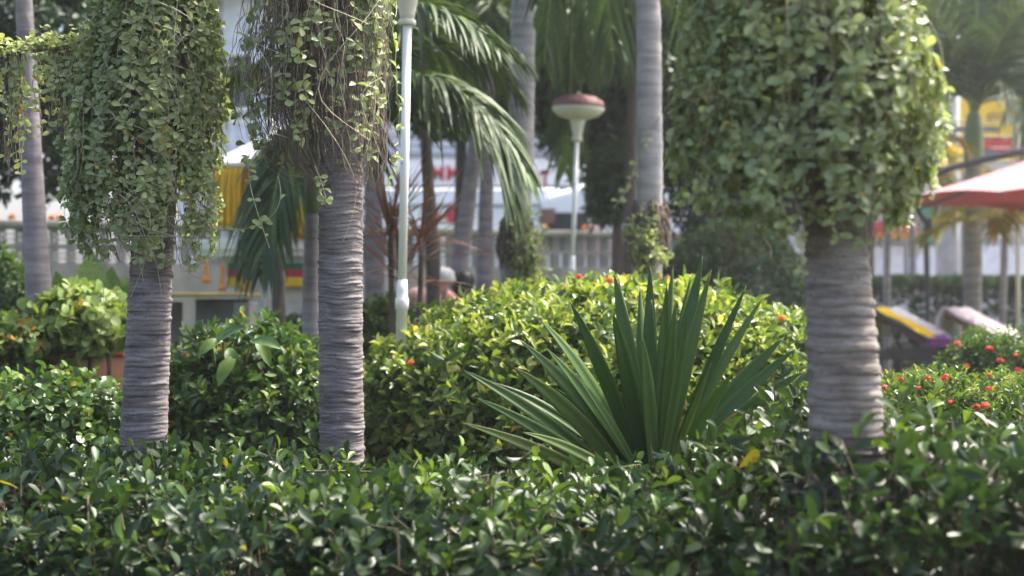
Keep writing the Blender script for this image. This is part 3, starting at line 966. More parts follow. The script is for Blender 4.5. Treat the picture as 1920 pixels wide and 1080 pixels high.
# ------------------------------------------------------------------ sun loungers, towels, umbrella
def lounger(loc, rz, label, L=1.95, W=.66, back=.80, ang=27):
    root = thing('sun_lounger', loc, label, 'sun lounger', 'wooden sun loungers on the lawn')
    root.rotation_euler = (0, 0, rz)
    h = .40
    for s in (-1, 1):
        MB().bbox((L / 2 - .02, s * (W / 2 - .025), h), (L, .05, .11), .008).build('side_rail', M['dwood'], root, local=True)
    for x in (.12, L - .15):
        for s in (-1, 1):
            MB().bbox((x, s * (W / 2 - .06), h / 2 - .03), (.09, .07, h - .05), .008).build('leg', M['dwood'], root, local=True)
    n = int((L - back) / .085)
    for i in range(n):
        MB().bbox((back + .06 + i * .085, 0, h + .068), (.07, W - .02, .022), .004).build('slat', M['wood'], root, local=True)
    a = R(ang)
    for i in range(int(back / .085)):
        q = .04 + i * .085
        MB().bbox((back - q * math.cos(a), 0, h + .075 + q * math.sin(a)), (.07, W - .02, .022), .004, ry=a).build('back_slat', M['wood'], root, local=True)
    for s in (-1, 1):
        MB().bbox((back - back / 2 * math.cos(a), s * (W / 2 - .035), h + .045 + back / 2 * math.sin(a)), (back, .045, .05), .006, ry=a).build('back_rail', M['wood'], root, local=True)
        MB().bbox((back * .42, s * (W / 2 - .08), h + .13), (.035, .04, .36), .005, ry=-.5).build('back_prop', M['dwood'], root, local=True)
    return root, h, a, back, W


def towel(lg, label, mats, drop=.0, thick=.022, name='towel', group='towels on the sun loungers', over=.06):
    root, h, a, back, W = lg
    t = thing(name, root.location, label, 'towel', group)
    t.rotation_euler = root.rotation_euler
    prof = []
    for q in np.linspace(back + .02, -.28, 22):
        if q > 0:
            prof.append((back - q * math.cos(a), h + .100 + q * math.sin(a)))
        else:
            prof.append((back - q, h + .100))
    prof = [(prof[0][0] - .05, prof[0][1] - .30 + .0), (prof[0][0] - .055, prof[0][1] - .1)] + prof
    w0 = -W / 2 - .02
    for nm, mt, a0, a1 in mats:
        V, Fc = [], []
        ny = 12
        for i, (x, z) in enumerate(prof):
            for j in range(ny + 1):
                v = a0 + (a1 - a0) * j / ny
                y = w0 + (W + .04) * v
                V.append((x + .008 * math.sin(y * 21 + i), y, z + .008 * math.sin(y * 17 + i * .7)))
        for i in range(len(prof) - 1):
            for j in range(ny):
                p = i * (ny + 1) + j; Fc.append((p, p + 1, p + ny + 2, p + ny + 1))
        o = mk(nm, V, Fc, M[mt], t, True, True)
        s = o.modifiers.new('thick', 'SOLIDIFY'); s.thickness = thick
    return t


# the length axis of the loungers runs from the raised head (far left) to the foot (near right)
lz = math.atan2(-.6, .8)
A1 = lounger((X(1652, 15.2), 15.35, 0), lz, 'red brown wooden sun lounger under the yellow and white towel')
towel(A1, 'yellow and white striped towel with a black edge draped on a lounger', (('stripe', 'tdark', -.12, .10), ('stripe', 'tyellow', .10, .56), ('stripe', 'twhite', .56, 1.06)))
A2 = lounger((X(1800, 15.2), 15.6, 0), lz, 'sun lounger at the right edge under the pale pink towel')
towel(A2, 'plain pale pink towel draped over the right lounger', (('cloth', 'tpink', -.02, 1.04),))
A3 = lounger((X(1030, 12.6), 13.2, 0), R(-80), 'sun lounger behind the yellow-green mound, under a white towel')
towel(A3, 'white towel over a raised lounger back behind the mound bush', (('cloth', 'twhite', -.02, 1.04),))
bd = thing('folded_cloth', (X(1762, 14.7), 14.6, .49), 'small folded magenta printed cloth at the foot of the yellow towel', 'cloth')
bd.rotation_euler = (0, 0, lz)
MB().bbox((0, 0, .03), (.30, .26, .05), .02).bbox((.01, .0, .08), (.28, .25, .045), .02).build('fold', M['tmag'], bd, local=True)
bd2 = thing('rolled_cloth', (X(1765, 14.7), 14.9, .575), 'crumpled pink and orange cloth lying on the yellow towel', 'cloth')
V = []
bb_ = MB().lathe([(.01, -.17), (.06, -.16), (.085, -.06), (.075, .05), (.09, .12), (.05, .17), (.01, .175)], n=14)
mk('cloth_roll', [(z * .7, x * .7, y * .5) for x, y, z in bb_.V], bb_.F, M['tmag'], bd2, True, True)

UX, UY, UR, UZ = X(2042, 13.6), 13.6, 1.86, 1.93
um = thing('cantilever_umbrella', (UX, UY, 0), 'red cantilever garden umbrella on a curved grey arm', 'umbrella')
apex = (UX, UY, UZ + .62)
cor = [(UX + UR * math.cos(R(22.5 + 45 * k + 157.5)), UY + UR * math.sin(R(22.5 + 45 * k + 157.5)), UZ) for k in range(8)]
for k in range(8):
    a_, b_ = np.array(cor[k]), np.array(cor[(k + 1) % 8]); ap = np.array(apex)
    V, Fc = [], []
    n = 8
    for i in range(n + 1):
        for j in range(n + 1):
            t = i / n; e = a_ + (b_ - a_) * j / n
            p = ap + (e - ap) * t
            p[2] -= .06 * math.sin(math.pi * t) * .6 - .0
            p[2] += .05 * t * t * 4 * (j / n) * (1 - j / n) - 0
            V.append(p)
    for i in range(n):
        for j in range(n):
            q = i * (n + 1) + j; Fc.append((q, q + n + 1, q + n + 2, q + 1))
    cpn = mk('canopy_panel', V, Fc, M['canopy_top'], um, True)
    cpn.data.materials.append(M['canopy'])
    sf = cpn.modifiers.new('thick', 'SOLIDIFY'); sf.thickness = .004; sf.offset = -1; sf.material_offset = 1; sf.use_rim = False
    MB().tube([ap + (a_ - ap) * t + np.array([0, 0, -.022 - .036 * math.sin(math.pi * t)]) for t in (.03, .25, .5, .75, 1)], .012, 6).build('rib', M['dgrey'], um)
PD = 16.4
px_ = X(1741, PD)
MB().tube([(px_, PD, 0), (px_ - .01, PD, .9), (X(1736, PD), PD, Z(415, PD))], .032, 10).build('pole', M['dgrey'], um, True)
MB().bbox((px_ - .01, PD, Z(425, PD)), (.09, .09, .20), .02).build('crank_box', M['dgrey'], um)
arm = [(X(1735, PD), PD, Z(418, PD)), (X(1706, PD), PD - .05, Z(380, PD)), (X(1706, PD), PD - .1, Z(345, PD)), (X(1770, 15.9), 15.9, Z(312, 15.9)), (X(1850, 15.3), 15.3, Z(288, 15.3)), (X(1930, 14.5), 14.5, Z(275, 14.5)), (X(2055, 13.6), 13.6, Z(268, 13.6))]
ap_ = np.concatenate([bez((arm[0], arm[1], arm[2]), 10), bez((arm[2], arm[3], arm[5], arm[6]), 24)[1:]])
MB().tube(ap_, .036, 10).build('arm', M['dgrey'], um, True)
MB().tube([(X(1700, PD), PD - .05, Z(385, PD)), (X(1735, PD), PD, Z(425, PD))], .018, 8).build('strut', M['white'], um, True)
MB().tube([arm[6], (UX, UY, UZ + .60)], .014, 6).build('hanger', M['grey'], um)
MB().bbox((px_, PD, .06), (.8, .8, .12), .02).build('base_plate', M['dgrey'], um)

pt = thing('light_post', (X(1909, 16.2), 16.2, 0), 'thin pale post at the right edge of the lawn', 'post')
MB().lathe([(.026, 0), (.025, 1.2), (.022, Z(180, 16.2))], n=10).build('post', M['cream'], pt, True, True)
MB().lathe([(.05, 0), (.05, .03), (.025, .05)], n=10).build('foot', M['cream'], pt, True, True)

# ------------------------------------------------------------------ two people sitting behind the mound
def person(base, label, joints, edges, rad, skin, extra=()):
    root = thing('person', base, label, 'person', 'people resting behind the bush')
    me = bpy.data.meshes.new('body')
    me.from_pydata([Vector(j) for j in joints], edges, [])
    o = bpy.data.objects.new('body', me); COL.objects.link(o); o.parent = root
    md = o.modifiers.new('skin', 'SKIN'); md.use_smooth_shade = True
    for v, r_ in zip(me.skin_vertices[0].data, rad):
        v.radius = r_ if isinstance(r_, tuple) else (r_, r_)
    me.skin_vertices[0].data[0].use_root = True
    sb = o.modifiers.new('sub', 'SUBSURF'); sb.levels = 2; sb.render_levels = 2
    me.materials.append(skin)
    return root, o


def seated(base, label, skin, hair, trunkcol, lean=0.0, turn=0.0, hairy=1.0, hunch=0.0, head=0.0):
    # local: sits facing +Y, seat height .46
    J = [(0, 0, .50), (lean * .3, .01, .66), (lean * .7, .0, .87), (lean, .03, .99), (lean * 1.05, .055, 1.04), (lean * 1.1, .075, 1.11), (lean * 1.12, .085, 1.19),
         (lean - .17, .02, .985), (lean - .25, .10, .76), (lean - .16, .32, .66), (lean - .13, .40, .66),
         (lean + .17, .02, .965), (lean + .24, .10, .74), (lean + .16, .32, .66), (lean + .13, .40, .66),
         (-.09, .05, .50), (-.12, .42, .54), (-.13, .44, .12), (-.13, .56, .05),
         (.09, .05, .50), (.12, .42, .54), (.13, .44, .12), (.13, .56, .05), (lean * 1.12, .185, 1.14)]
    for q in (5, 6, 23):
        J[q] = (J[q][0] + head, J[q][1], J[q][2])
    J[4] = (J[4][0] + head * .5, J[4][1], J[4][2])
    for q in (3, 4, 7, 11):
        J[q] = (J[q][0], J[q][1], J[q][2] + hunch * (.4 if q == 4 else 1))
    E = [(0, 1), (1, 2), (2, 3), (3, 4), (4, 5), (5, 6), (3, 7), (7, 8), (8, 9), (9, 10), (3, 11), (11, 12), (12, 13), (13, 14),
         (0, 15), (15, 16), (16, 17), (17, 18), (0, 19), (19, 20), (20, 21), (21, 22), (5, 23)]
    rd = [(.15, .12), (.14, .11), (.16, .12), (.12, .09), .055, .075, .085, .062, .048, .036, .04, .062, .048, .036, .04,
          .085, .06, .042, .035, .085, .06, .042, .035, .018]
    root, body = person(base, label, J, E, rd, skin)
    root.rotation_euler = (0, 0, turn)
    hx, hy, hz = lean * 1.12 + head, .075, 1.175
    pf = [(.01, .114), (.055, .106), (.086, .076), (.098, .03), (.098 - .01 * hairy, -.02 * hairy), (.082, -.07 * hairy)]
    MB().lathe(pf[::-1], (hx, hy - .012, hz), 20).build('hair', hair, root, True, True)
    MB().bbox((0, .06, .50), (.36, .34, .20), .07).build('shorts', trunkcol, root, local=True)
    return root


bn = thing('garden_bench', (X(838, 11.5), 11.5, 0), 'low wooden bench two people sit on behind the bush', 'bench')
for k in range(4): MB().bbox((0, -.15 + k * .11, .385), (1.15, .095, .03), .006).build('plank', M['wood'], bn, local=True)
for x in (-.45, .45):
    for y in (-.12, .16): MB().bbox((x, y, .185), (.07, .07, .37), .006).build('leg', M['dwood'], bn, local=True)
seated((X(803, 11.4), 11.4, -.02), 'shirtless sunburnt person with white hair sitting behind the bush', M['skin'], M['hairw'], M['navy'], .02, R(4), .2, .075, .10)
seated((X(866, 11.55), 11.55, -.045), 'person with short black hair sitting right of the white haired person', M['skin2'], M['hairb'], M['tdark'], .02, R(12), 1.2, .02)


# ================================================================== VEGETATION, far to near
def tree(label, d, px, py, r, seed, nsh, Lr, mat, k=6, tm=T_S, ratio=.42, group='trees behind the garden', zmin=.5, stem=.09):
    c = np.array([X(px, d), d, Z(py, d)])
    root = thing('tree', (c[0], d, 0), label, 'tree', group)
    Pt, N = ellipsoid(nsh, c, r, seed, .16, .55, zmin, low=-.9)
    (pos, dr, u, L, W, t), st = shoots(Pt, N, k, Lr, ratio, Lr[0] * .35, up=.1, jit=.6)
    V, Fc, tn = leaf_geo(tm, pos, dr, u, L, W, yellowing(t, .01))
    mk('crown', V, Fc, M[mat], root, True, tint=tn)
    tp = np.array([[c[0] + .05, d, 0], [c[0] - .03, d + .02, c[2] * .35], [c[0] + .04, d, c[2] * .75], [c[0], d, c[2] + r[2] * .5]])
    mk('trunk', *tubes([bez(tp, 14)], [np.linspace(stem, stem * .35, 14)], 10), M['darkbark'], root, True)
    for q in range(6):
        a = q * 1.05 + .4; z0 = c[2] - r[2] * random.uniform(.1, .5)
        e = c + np.array([r[0] * .7 * math.cos(a), r[1] * .7 * math.sin(a), r[2] * random.uniform(-.1, .55)])
        mk('limb', *tubes([bez(([c[0], d, z0], [(c[0] + e[0]) / 2, (d + e[1]) / 2, z0 + .1], e), 8)], [np.linspace(stem * .4, .012, 8)], 6), M['darkbark'], root, True)
    return root


tree('dark broad-leaved tree at the left behind the smooth grey trunk', 12.0, 55, 120, (.95, .8, 1.30), 11, 2600, (.07, .11), 'dark', tm=T_EL)
tree('dense green tree behind the mushroom lamp head and right mid trunk', 14.0, 1195, 110, (1.22, .9, 1.32), 12, 3600, (.08, .13), 'tree')
tree('green tree far behind the arching palm fronds, left of the mid trunk', 13.6, 862, 80, (.66, .6, 1.02), 13, 2400, (.08, .13), 'tree')
tree('small leafy tree hanging over the wall behind the right mid trunk', 13.2, 1155, 345, (.30, .3, .38), 14, 420, (.07, .12), 'tree')
tree('dark tree filling the gap right of the tall mid trunk', 12.6, 1375, 270, (.78, .6, .95), 15, 1900, (.07, .11), 'dark')
tree('tree in the street behind the thin hedge trunk at the right', 20.5, 1630, 190, (1.1, .9, 1.35), 16, 1300, (.10, .16), 'tree')
tree('tree at the right edge behind the yellow hoarding', 29.5, 1860, 40, (2.6, 1.5, 1.9), 17, 2600, (.14, .24), 'tree')


def slab(n, x0, x1, y0, y1, z1, seed, depth=.12):
    """points over the top and the four sides of a clipped hedge"""
    fx, fy = x1 - x0, y1 - y0
    A = np.array([fx * fy, fx * z1, fx * z1 * .5, fy * z1, fy * z1]); A = A / A.sum()
    f = rng.choice(5, n, p=A)
    a, b = rng.random(n), rng.random(n)
    p = np.zeros((n, 3)); N = np.zeros((n, 3))
    for k, (px, py, pz, nv) in enumerate((
            (x0 + fx * a, y0 + fy * b, z1 + 0 * a, (0, 0, 1)), (x0 + fx * a, y0 + 0 * a, z1 * b, (0, -1, 0)), (x0 + fx * a, y1 + 0 * a, z1 * b, (0, 1, 0)),
            (x0 + 0 * a, y0 + fy * a, z1 * b, (-1, 0, 0)), (x1 + 0 * a, y0 + fy * a, z1 * b, (1, 0, 0)))):
        m = f == k
        p[m] = np.stack([px, py, pz], 1)[m]; N[m] = nv
    lf = lumps(seed)
    p += N * (lf(p) * .03 - depth * rng.random(n) ** 2)[:, None]
    return p, N


Pt, N = slab(7000, X(1560, 18), X(2080, 18), 17.5, 19.0, 1.24, 21)
bush('clipped_hedge', 'long clipped dark green hedge behind the sun loungers', 'hedge', (X(1800, 18), 18.2, 0), Pt, N, M['topiary'], T_S, 6, (.035, .06), .5, .012, young=.4)
Pt, N = ellipsoid(5200, (X(1385, 11), 11.2, .93), (.64, .58, .72), 22, .035, .15, low=-.95)
bush('topiary_bush', 'round clipped dark green topiary bush behind the right vine column', 'bush', (X(1372, 11), 11.2, 0), Pt, N, M['topiary'], T_S, 7, (.022, .036), .5, .007, young=.3)
Pt, N = ellipsoid(1800, (X(-30, 9), 9.2, .78), (.30, .3, .60), 23, .05, .2, low=-.95)
bush('round_bush', 'dark round bush at the left edge beside the smooth grey trunk', 'bush', (X(-30, 9), 9.2, 0), Pt, N, M['mid'], T_S, 6, (.035, .06), .45, .012, young=.1)
Pt, N = ellipsoid(1100, (X(720, 9), 9.0, .62), (.55, .4, .42), 24, .08, .3)
bush('low_bush', 'low green bush at the foot of the nearer lamp post', 'bush', (X(720, 9), 9, 0), Pt, N, M['mid'], T_EL, 6, (.04, .065), .45, .014)
Pt, N = ellipsoid(900, (X(585, 10), 10.3, .66), (.5, .4, .25), 25, .08, .3)
bush('low_bush', 'low dark bush in front of the spirit house steps', 'bush', (X(585, 10), 10.3, 0), Pt, N, M['dark'], T_EL, 6, (.05, .08), .45, .014)
Pt, N = ellipsoid(1300, (X(90, 7.9), 8.0, .30), (.95, .4, .40), 26, .1, .3)
bush('low_bush', 'low dark green planting under the round leaved shrub', 'bush', (X(90, 8), 8.0, 0), Pt, N, M['dark'], T_EL, 6, (.06, .10), .4, .02)

# ---- mid-distance palms -------------------------------------------------------------------
def palm(label, d, pts, widths, mat='trunk2', ring=(.05, .11), amp=.004, top=None, nfr=9, L=2.3, group='palms in the garden', fmat='palm', nl=30, step=.02, collar=None, dd=0.0, name='palm_tree', shaft=None, tilt=(5, 70)):
    """pts: photo pixels up the trunk; the trunk goes on straight to height top, where the crown sits"""
    W3 = [P(px, py, d) for px, py in pts]
    r3 = [w / 2 / F * d for w in widths]
    g = W3[0] - W3[1]
    base = W3[0] + g * ((W3[0][2] + .02) / max(.2, -g[2])) if g[2] < 0 else W3[0].copy()
    base[2] = -.02; base[0] = W3[0][0] + (W3[0][0] - W3[1][0]) * .3
    path = [base] + W3; rad = [r3[0] * 1.12] + r3
    if top and top > path[-1][2]:
        v = path[-1] - path[-2]
        e = path[-1] + v / v[2] * (top - path[-1][2]); path.append(e); rad.append(rad[-1] * .9)
    root = thing(name, (base[0], base[1], 0), label, 'palm', group)
    V, Fc = ringed(path, rad, int(abs(base[0] * 977)) + 5, ring, amp, step, 32)
    mk('trunk', V, Fc, M[mat], root, True)
    tp = np.array(path[-1])
    if shaft:
        MB().lathe([(rad[-1] * 1.02, 0), (rad[-1] * 1.28, shaft * .12), (rad[-1] * 1.15, shaft * .55), (rad[-1] * .6, shaft), (.01, shaft * 1.02)], tuple(tp - [0, 0, .01]), 16).build('crownshaft', M['shaft'], root, True)
        tp = tp + [0, 0, shaft * .8]
    if nfr:
        crown(root, tp, nfr, L, M[fmat], nl=nl, phase=abs(base[0]) * 3, tilt=tilt)
    return root, tp


pA, _ = palm('thick grey mid palm trunk behind the long arching fronds', 9.6, [(965, 470), (976, 300), (980, 100), (983, 0)], [50, 49, 46, 45], top=5.0, nfr=9, L=2.3, tilt=(15, 75))
pB, _ = palm('tall pale grey palm trunk rising beside the mushroom lamp', 8.6, [(1217, 430), (1219, 300), (1217, 100), (1215, 0)], [48, 47, 46, 45], top=4.8, nfr=9, L=2.2, tilt=(15, 75))
palm('dark palm trunk just left of the tall pale trunk', 11.5, [(1180, 480), (1185, 300), (1190, 150)], [26, 24, 22], 'darkbark', top=3.6, nfr=7, L=1.9)
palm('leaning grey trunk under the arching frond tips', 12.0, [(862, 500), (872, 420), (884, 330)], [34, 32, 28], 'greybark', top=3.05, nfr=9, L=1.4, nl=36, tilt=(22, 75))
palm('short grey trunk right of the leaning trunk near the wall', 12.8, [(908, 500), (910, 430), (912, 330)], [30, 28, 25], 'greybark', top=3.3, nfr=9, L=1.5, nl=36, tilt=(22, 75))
palm('thin dark trunk right of the nearer lamp post', 9.4, [(812, 470), (805, 380), (799, 280), (794, 180)], [26, 23, 20, 19], 'darkbark', top=3.4, nfr=7, L=1.9)
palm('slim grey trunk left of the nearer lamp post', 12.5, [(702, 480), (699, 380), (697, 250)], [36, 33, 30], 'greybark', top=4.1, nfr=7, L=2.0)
palm('short dark trunk in front of the spirit house', 9.8, [(522, 580), (522, 520), (521, 440), (520, 360)], [25, 25, 24, 22], 'darkbark', nfr=0)
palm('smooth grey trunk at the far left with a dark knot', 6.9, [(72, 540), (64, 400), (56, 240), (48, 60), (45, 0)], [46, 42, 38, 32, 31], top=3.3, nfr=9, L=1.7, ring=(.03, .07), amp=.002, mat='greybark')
pr_, tpR = palm('green stemmed palm behind the red umbrella', 16.6, [(1823, 585), (1824, 480), (1825, 380), (1826, 310)], [34, 33, 31, 30], nfr=0, shaft=None)
palm('thin grey trunk left of the umbrella pole', 16.8, [(1663, 580), (1663, 500), (1664, 420)], [13, 12, 12], top=2.6, nfr=8, L=1.3, fmat='areca', nl=24, tilt=(-10, 60))
palm('areca palm with yellowing fronds under the umbrella', 16.2, [(1880, 585), (1882, 520), (1884, 470)], [14, 13, 12], top=1.95, nfr=11, L=1.15, fmat='areca', nl=24, tilt=(-10, 65))
palm('yellowing palm behind the hedge left of the utility pole', 19.5, [(1712, 560), (1712, 480), (1712, 400)], [14, 13, 12], top=2.75, nfr=9, L=1.0, fmat='areca', nl=22, tilt=(0, 60))

# palm at the right: crownshaft and fronds that fan up out of the frame
sh0 = P(1826, 312, 16.6)
MB().lathe([(.095, 0), (.115, .08), (.108, .40), (.08, .60), (.04, .66)], tuple(sh0), 16).build('crownshaft', M['shaft'], pr_, True)
c0 = sh0 + [0, 0, .55]
for (x1, y1, x2, y2, x3, y3, dy) in ((1800, 130, 1740, 60, 1650, 120, -.3), (1815, 90, 1800, -60, 1730, -120, .4), (1840, 100, 1860, -40, 1900, -160, .2), (1850, 120, 1930, 20, 2010, 120, -.4),
                                     (1845, 150, 1900, 60, 1985, 260, .5), (1830, 80, 1835, -80, 1840, -220, -.2), (1860, 140, 1905, 110, 1935, 290, -.7), (1810, 120, 1770, 0, 1690, -10, -.8), (1850, 100, 1900, 0, 1960, 10, -.9), (1822, 120, 1790, 30, 1745, 190, .7)):
    frond(pr_, (c0, P(x1, y1, 16.6 + dy * .3), P(x2, y2, 16.6 + dy), P(x3, y3, 16.6 + dy * 1.5)), 46, .80, M['palm'], droop=.45, width=.042, each=False, tint=(.05, .6))

# palm with a green crownshaft hidden by the middle vine; its fronds arch past the lamp
QD = 8.4
pq, tq = palm('slender palm with brown stem behind the middle trunk', QD, [(583, 580), (585, 480), (587, 400)], [33, 31, 30], 'trunk2', nfr=0, ring=(.04, .09))
s0 = P(588, 402, QD)
MB().lathe([(.047, 0), (.060, .05), (.056, .30), (.035, .50), (.02, .52)], tuple(s0), 16).build('crownshaft', M['shaft'], pq, True)
q0 = P(590, 270, QD)
for i, (a, b, c, nn, Lm, dr_) in enumerate((
        ((660, 110, -.3), (860, 60, -.9), (985, 330, -1.0), 66, .46, .75),
        ((680, 150, -.2), (915, 90, -.6), (962, 410, -.6), 66, .36, .85),
        ((650, 40, .2), (800, -30, .1), (985, 120, .0), 60, .52, .60),
        ((640, 0, -.5), (780, -60, -1.0), (930, 90, -1.3), 58, .46, .65),
        ((690, 90, .3), (860, 0, .5), (975, 190, .8), 44, .40, .7),
        ((640, 60, .5), (740, -30, 1.0), (880, 170, 1.2), 44, .46, .7),
        ((545, 210, -.1), (500, 300, -.2), (462, 500, -.3), 36, .34, .9),
        ((560, 200, .2), (540, 260, .4), (520, 470, .5), 34, .32, .9),
        ((555, 215, -.3), (520, 280, -.5), (490, 520, -.6), 36, .32, .9),
        ((600, 200, .3), (640, 120, .7), (720, 330, 1.0), 34, .38, .8),
        ((540, 120, .3), (430, 60, .6), (360, 260, .9), 34, .40, .7),
        ((590, 60, .3), (560, -80, .7), (480, -120, 1.1), 34, .42, .6))):
    frond(pq, (q0, P(a[0], a[1], QD + a[2]), P(b[0], b[1], QD + b[2]), P(c[0], c[1], QD + c[2])), nn, Lm, M['palm'], droop=dr_, width=.034, each=(i < 4 or i in (6, 7, 8)), tint=(.15, .8) if i < 9 else (0, .5))

# old fronds of the two mid palms that hang down into the picture
for root, pts, nn, Lm in ((pB, ((1214, -520), (1150, -640), (1120, -90), (1152, 120)), 40, .45), (pB, ((1214, -520), (1110, -640), (1040, -150), (1020, 120)), 40, .45),
                          (pB, ((1214, -520), (1290, -620), (1340, -60), (1330, 300)), 40, .5), (pA, ((984, -600), (1080, -660), (1085, 40), (1060, 330)), 46, .48),
                          (pA, ((984, -600), (880, -660), (860, -60), (800, 150)), 40, .5), (pA, ((984, -600), (1080, -640), (1120, -80), (1100, 150)), 40, .45),
                          (pA, ((984, -600), (900, -660), (905, -20), (880, 240)), 42, .45)):
    dB = 9.6 if root is pA else 8.6
    frond(root, [P(x, y, dB + (.62 if root is pA else .35) * k + .05) for k, (x, y) in enumerate(pts)], nn, Lm, M['palm'], droop=.8, width=.034, each=False, tint=(.05, .6))

# shaggy plants and dead leaf sheaths round the two mid trunks
for root, px, py, d, w in ((pB, 1219, 415, 8.6, .10), (pA, 968, 450, 9.6, .11)):
    poly, rad = [], []
    for k in range(170):
        a = random.uniform(0, 6.28); z = Z(py - random.uniform(0, 42), d); l = random.uniform(.08, .28)
        cx, rr_ = X(px, d), w * random.uniform(.85, 1.15)
        poly.append(np.array([[cx + rr_ * .85 * math.cos(a), d + rr_ * .85 * math.sin(a), z], [cx + rr_ * 1.1 * math.cos(a), d + rr_ * 1.1 * math.sin(a), z - l * .5], [cx + rr_ * 1.05 * math.cos(a + .2), d + rr_ * 1.05 * math.sin(a + .2), z - l]]))
        rad.append(np.array([.006, .008, .002]))
    stuff_tubes(root, 'fibres', poly, rad, M['fibre'], 4)
for label, px, py, d, seed in (('climbing plant on the base of the thick mid trunk', 985, 465, 9.3, 31), ('pale climbing plant on the base of the tall pale trunk', 1212, 470, 8.35, 32)):
    Pt, N = ellipsoid(150, (X(px, d), d + .12, Z(py, d)), (.12, .11, .27), seed, .45, .8, low=-1)
    bush('climbing_plant', label, 'plant', (X(px, d), d + .12, 0), Pt, N, M['vine'], T_S, 6, (.03, .05), .6, .02,
         stems=[([(X(px, d), d + .1, 0), (X(px, d) + .03, d + .08, .6), (X(px, d), d + .1, Z(py, d))], .012)])

# red-leaved cordyline beside the lamp post
def strap(path, width, prof, nv, fold=.25, ny=1):
    """blade along a path; nv faces up"""
    path = np.array(path); m = len(path)
    T = nrm(np.gradient(path, axis=0))
    wv = nrm(np.cross(T, nv)); n2 = np.cross(wv, T)
    n2 *= np.sign((n2 * nv).sum(1, keepdims=True) + 1e-9)
    w = np.interp(np.linspace(0, 1, m), *zip(*prof)) * width / 2
    cols = [wv * w[:, None] + n2 * (w * fold)[:, None], wv * (w * .45)[:, None] + n2 * (w * fold * .3)[:, None], 0 * wv, -wv * (w * .45)[:, None] + n2 * (w * fold * .3)[:, None], -wv * w[:, None] + n2 * (w * fold)[:, None]]
    V = np.stack([path + c for c in cols], 1).reshape(-1, 3)
    Fc = [(i * 5 + k, i * 5 + k + 1, i * 5 + k + 6, i * 5 + k + 5) for i in range(m - 1) for k in range(4)]
    return V, np.array(Fc)


cb = np.array([X(757, 8.0), 8.0, 0])
co = thing('cordyline', cb, 'reddish brown spiky plant with long strap leaves by the lamp post', 'plant')
for hx, hz in ((X(750, 8.0), Z(500, 8)), (X(790, 8.0), Z(440, 8)), (X(735, 8.1), Z(420, 8))):
    mk('stem', *tubes([bez((cb, (hx, 8.0, hz * .5), (hx, 8.0, hz)), 8)], [np.linspace(.022, .014, 8)], 8), M['darkbark'], co, True)
    for k in range(40):
        a = k * 2.4 + random.gauss(0, .2); el = R(random.uniform(-8, 80)); l = random.uniform(.34, .62)
        d0 = np.array([math.cos(a) * math.cos(el), math.sin(a) * math.cos(el), math.sin(el)])
        b0 = np.array([hx, 8.0, hz - .1 + .12 * k / 40])
        pth = bez((b0, b0 + d0 * l * .55, b0 + d0 * l + np.array([0, 0, -.10 * math.cos(el)])), 8)
        V, Fc = strap(pth, random.uniform(.013, .023), [(0, .5), (.3, 1), (.7, .8), (1, .03)], np.array([0, 0, 1.]) * math.cos(el) - d0 * [1, 1, 0] * math.sin(el) + [1e-3, -.3, 0])
        mk('leaf', V, Fc, M['cordy'], co, True, tint=np.full(len(V), random.uniform(.1, 1) * (1 if hz < 1.3 else .6)))

# broad variegated leaves left, behind the round-leaved shrub
bp_ = np.array([X(170, 8.3), 8.3, 0])
bl_ = thing('broadleaf_plant', bp_, 'plant with large pale green leaves behind the round leaved shrub', 'plant')
for k, (tx, ty, dz, w) in enumerate(((105, 508, -.2, .10), (172, 470, .1, .14), (240, 520, -.1, .12), (210, 500, .2, .13), (140, 545, -.3, .11), (235, 560, -.3, .11), (180, 520, -.3, .13), (60, 690, -.5, .13), (30, 655, -.4, .12))):
    tip = P(tx, ty, 8.3 + dz)
    mid_ = bp_ + (tip - bp_) * .55 + np.array([0, 0, .16])
    pth = bez((bp_ + np.array([0, 0, .05]), mid_, tip), 20)
    mk('stalk', *tubes([pth[:11]], [.009], 6), M['rach'], bl_, True)
    V, Fc = strap(pth[9:], w * 1.7, [(0, .1), (.25, .85), (.5, 1), (.8, .6), (1, .03)], np.array([.1, -.75, .65]), .12)
    mk('leaf', V, Fc, M['poly'], bl_, True, tint=np.full(len(V), random.uniform(.2, .75)))

# terracotta pot under the round-leaved shrub
pc = np.array([X(172, 7.5), 7.5, 0])
po = thing('plant_pot', pc, 'big terracotta pot with a red glazed rim under the left shrub', 'pot')
ptop = Z(655, 7.5)
MB().lathe([(.12, 0), (.16, .02), (.20, ptop * .6), (.185, ptop - .05), (.185, ptop - .03)], n=28).build('body', M['terra'], po, True, True)
MB().lathe([(.186, ptop - .036), (.202, ptop - .03), (.205, ptop), (.19, ptop + .004), (.17, ptop - .02)], n=28).build('rim', M['potred'], po, True, True)
MB().lathe([(.168, ptop - .045), (.01, ptop - .035)], n=20).build('soil', M['soil'], po, True, True)

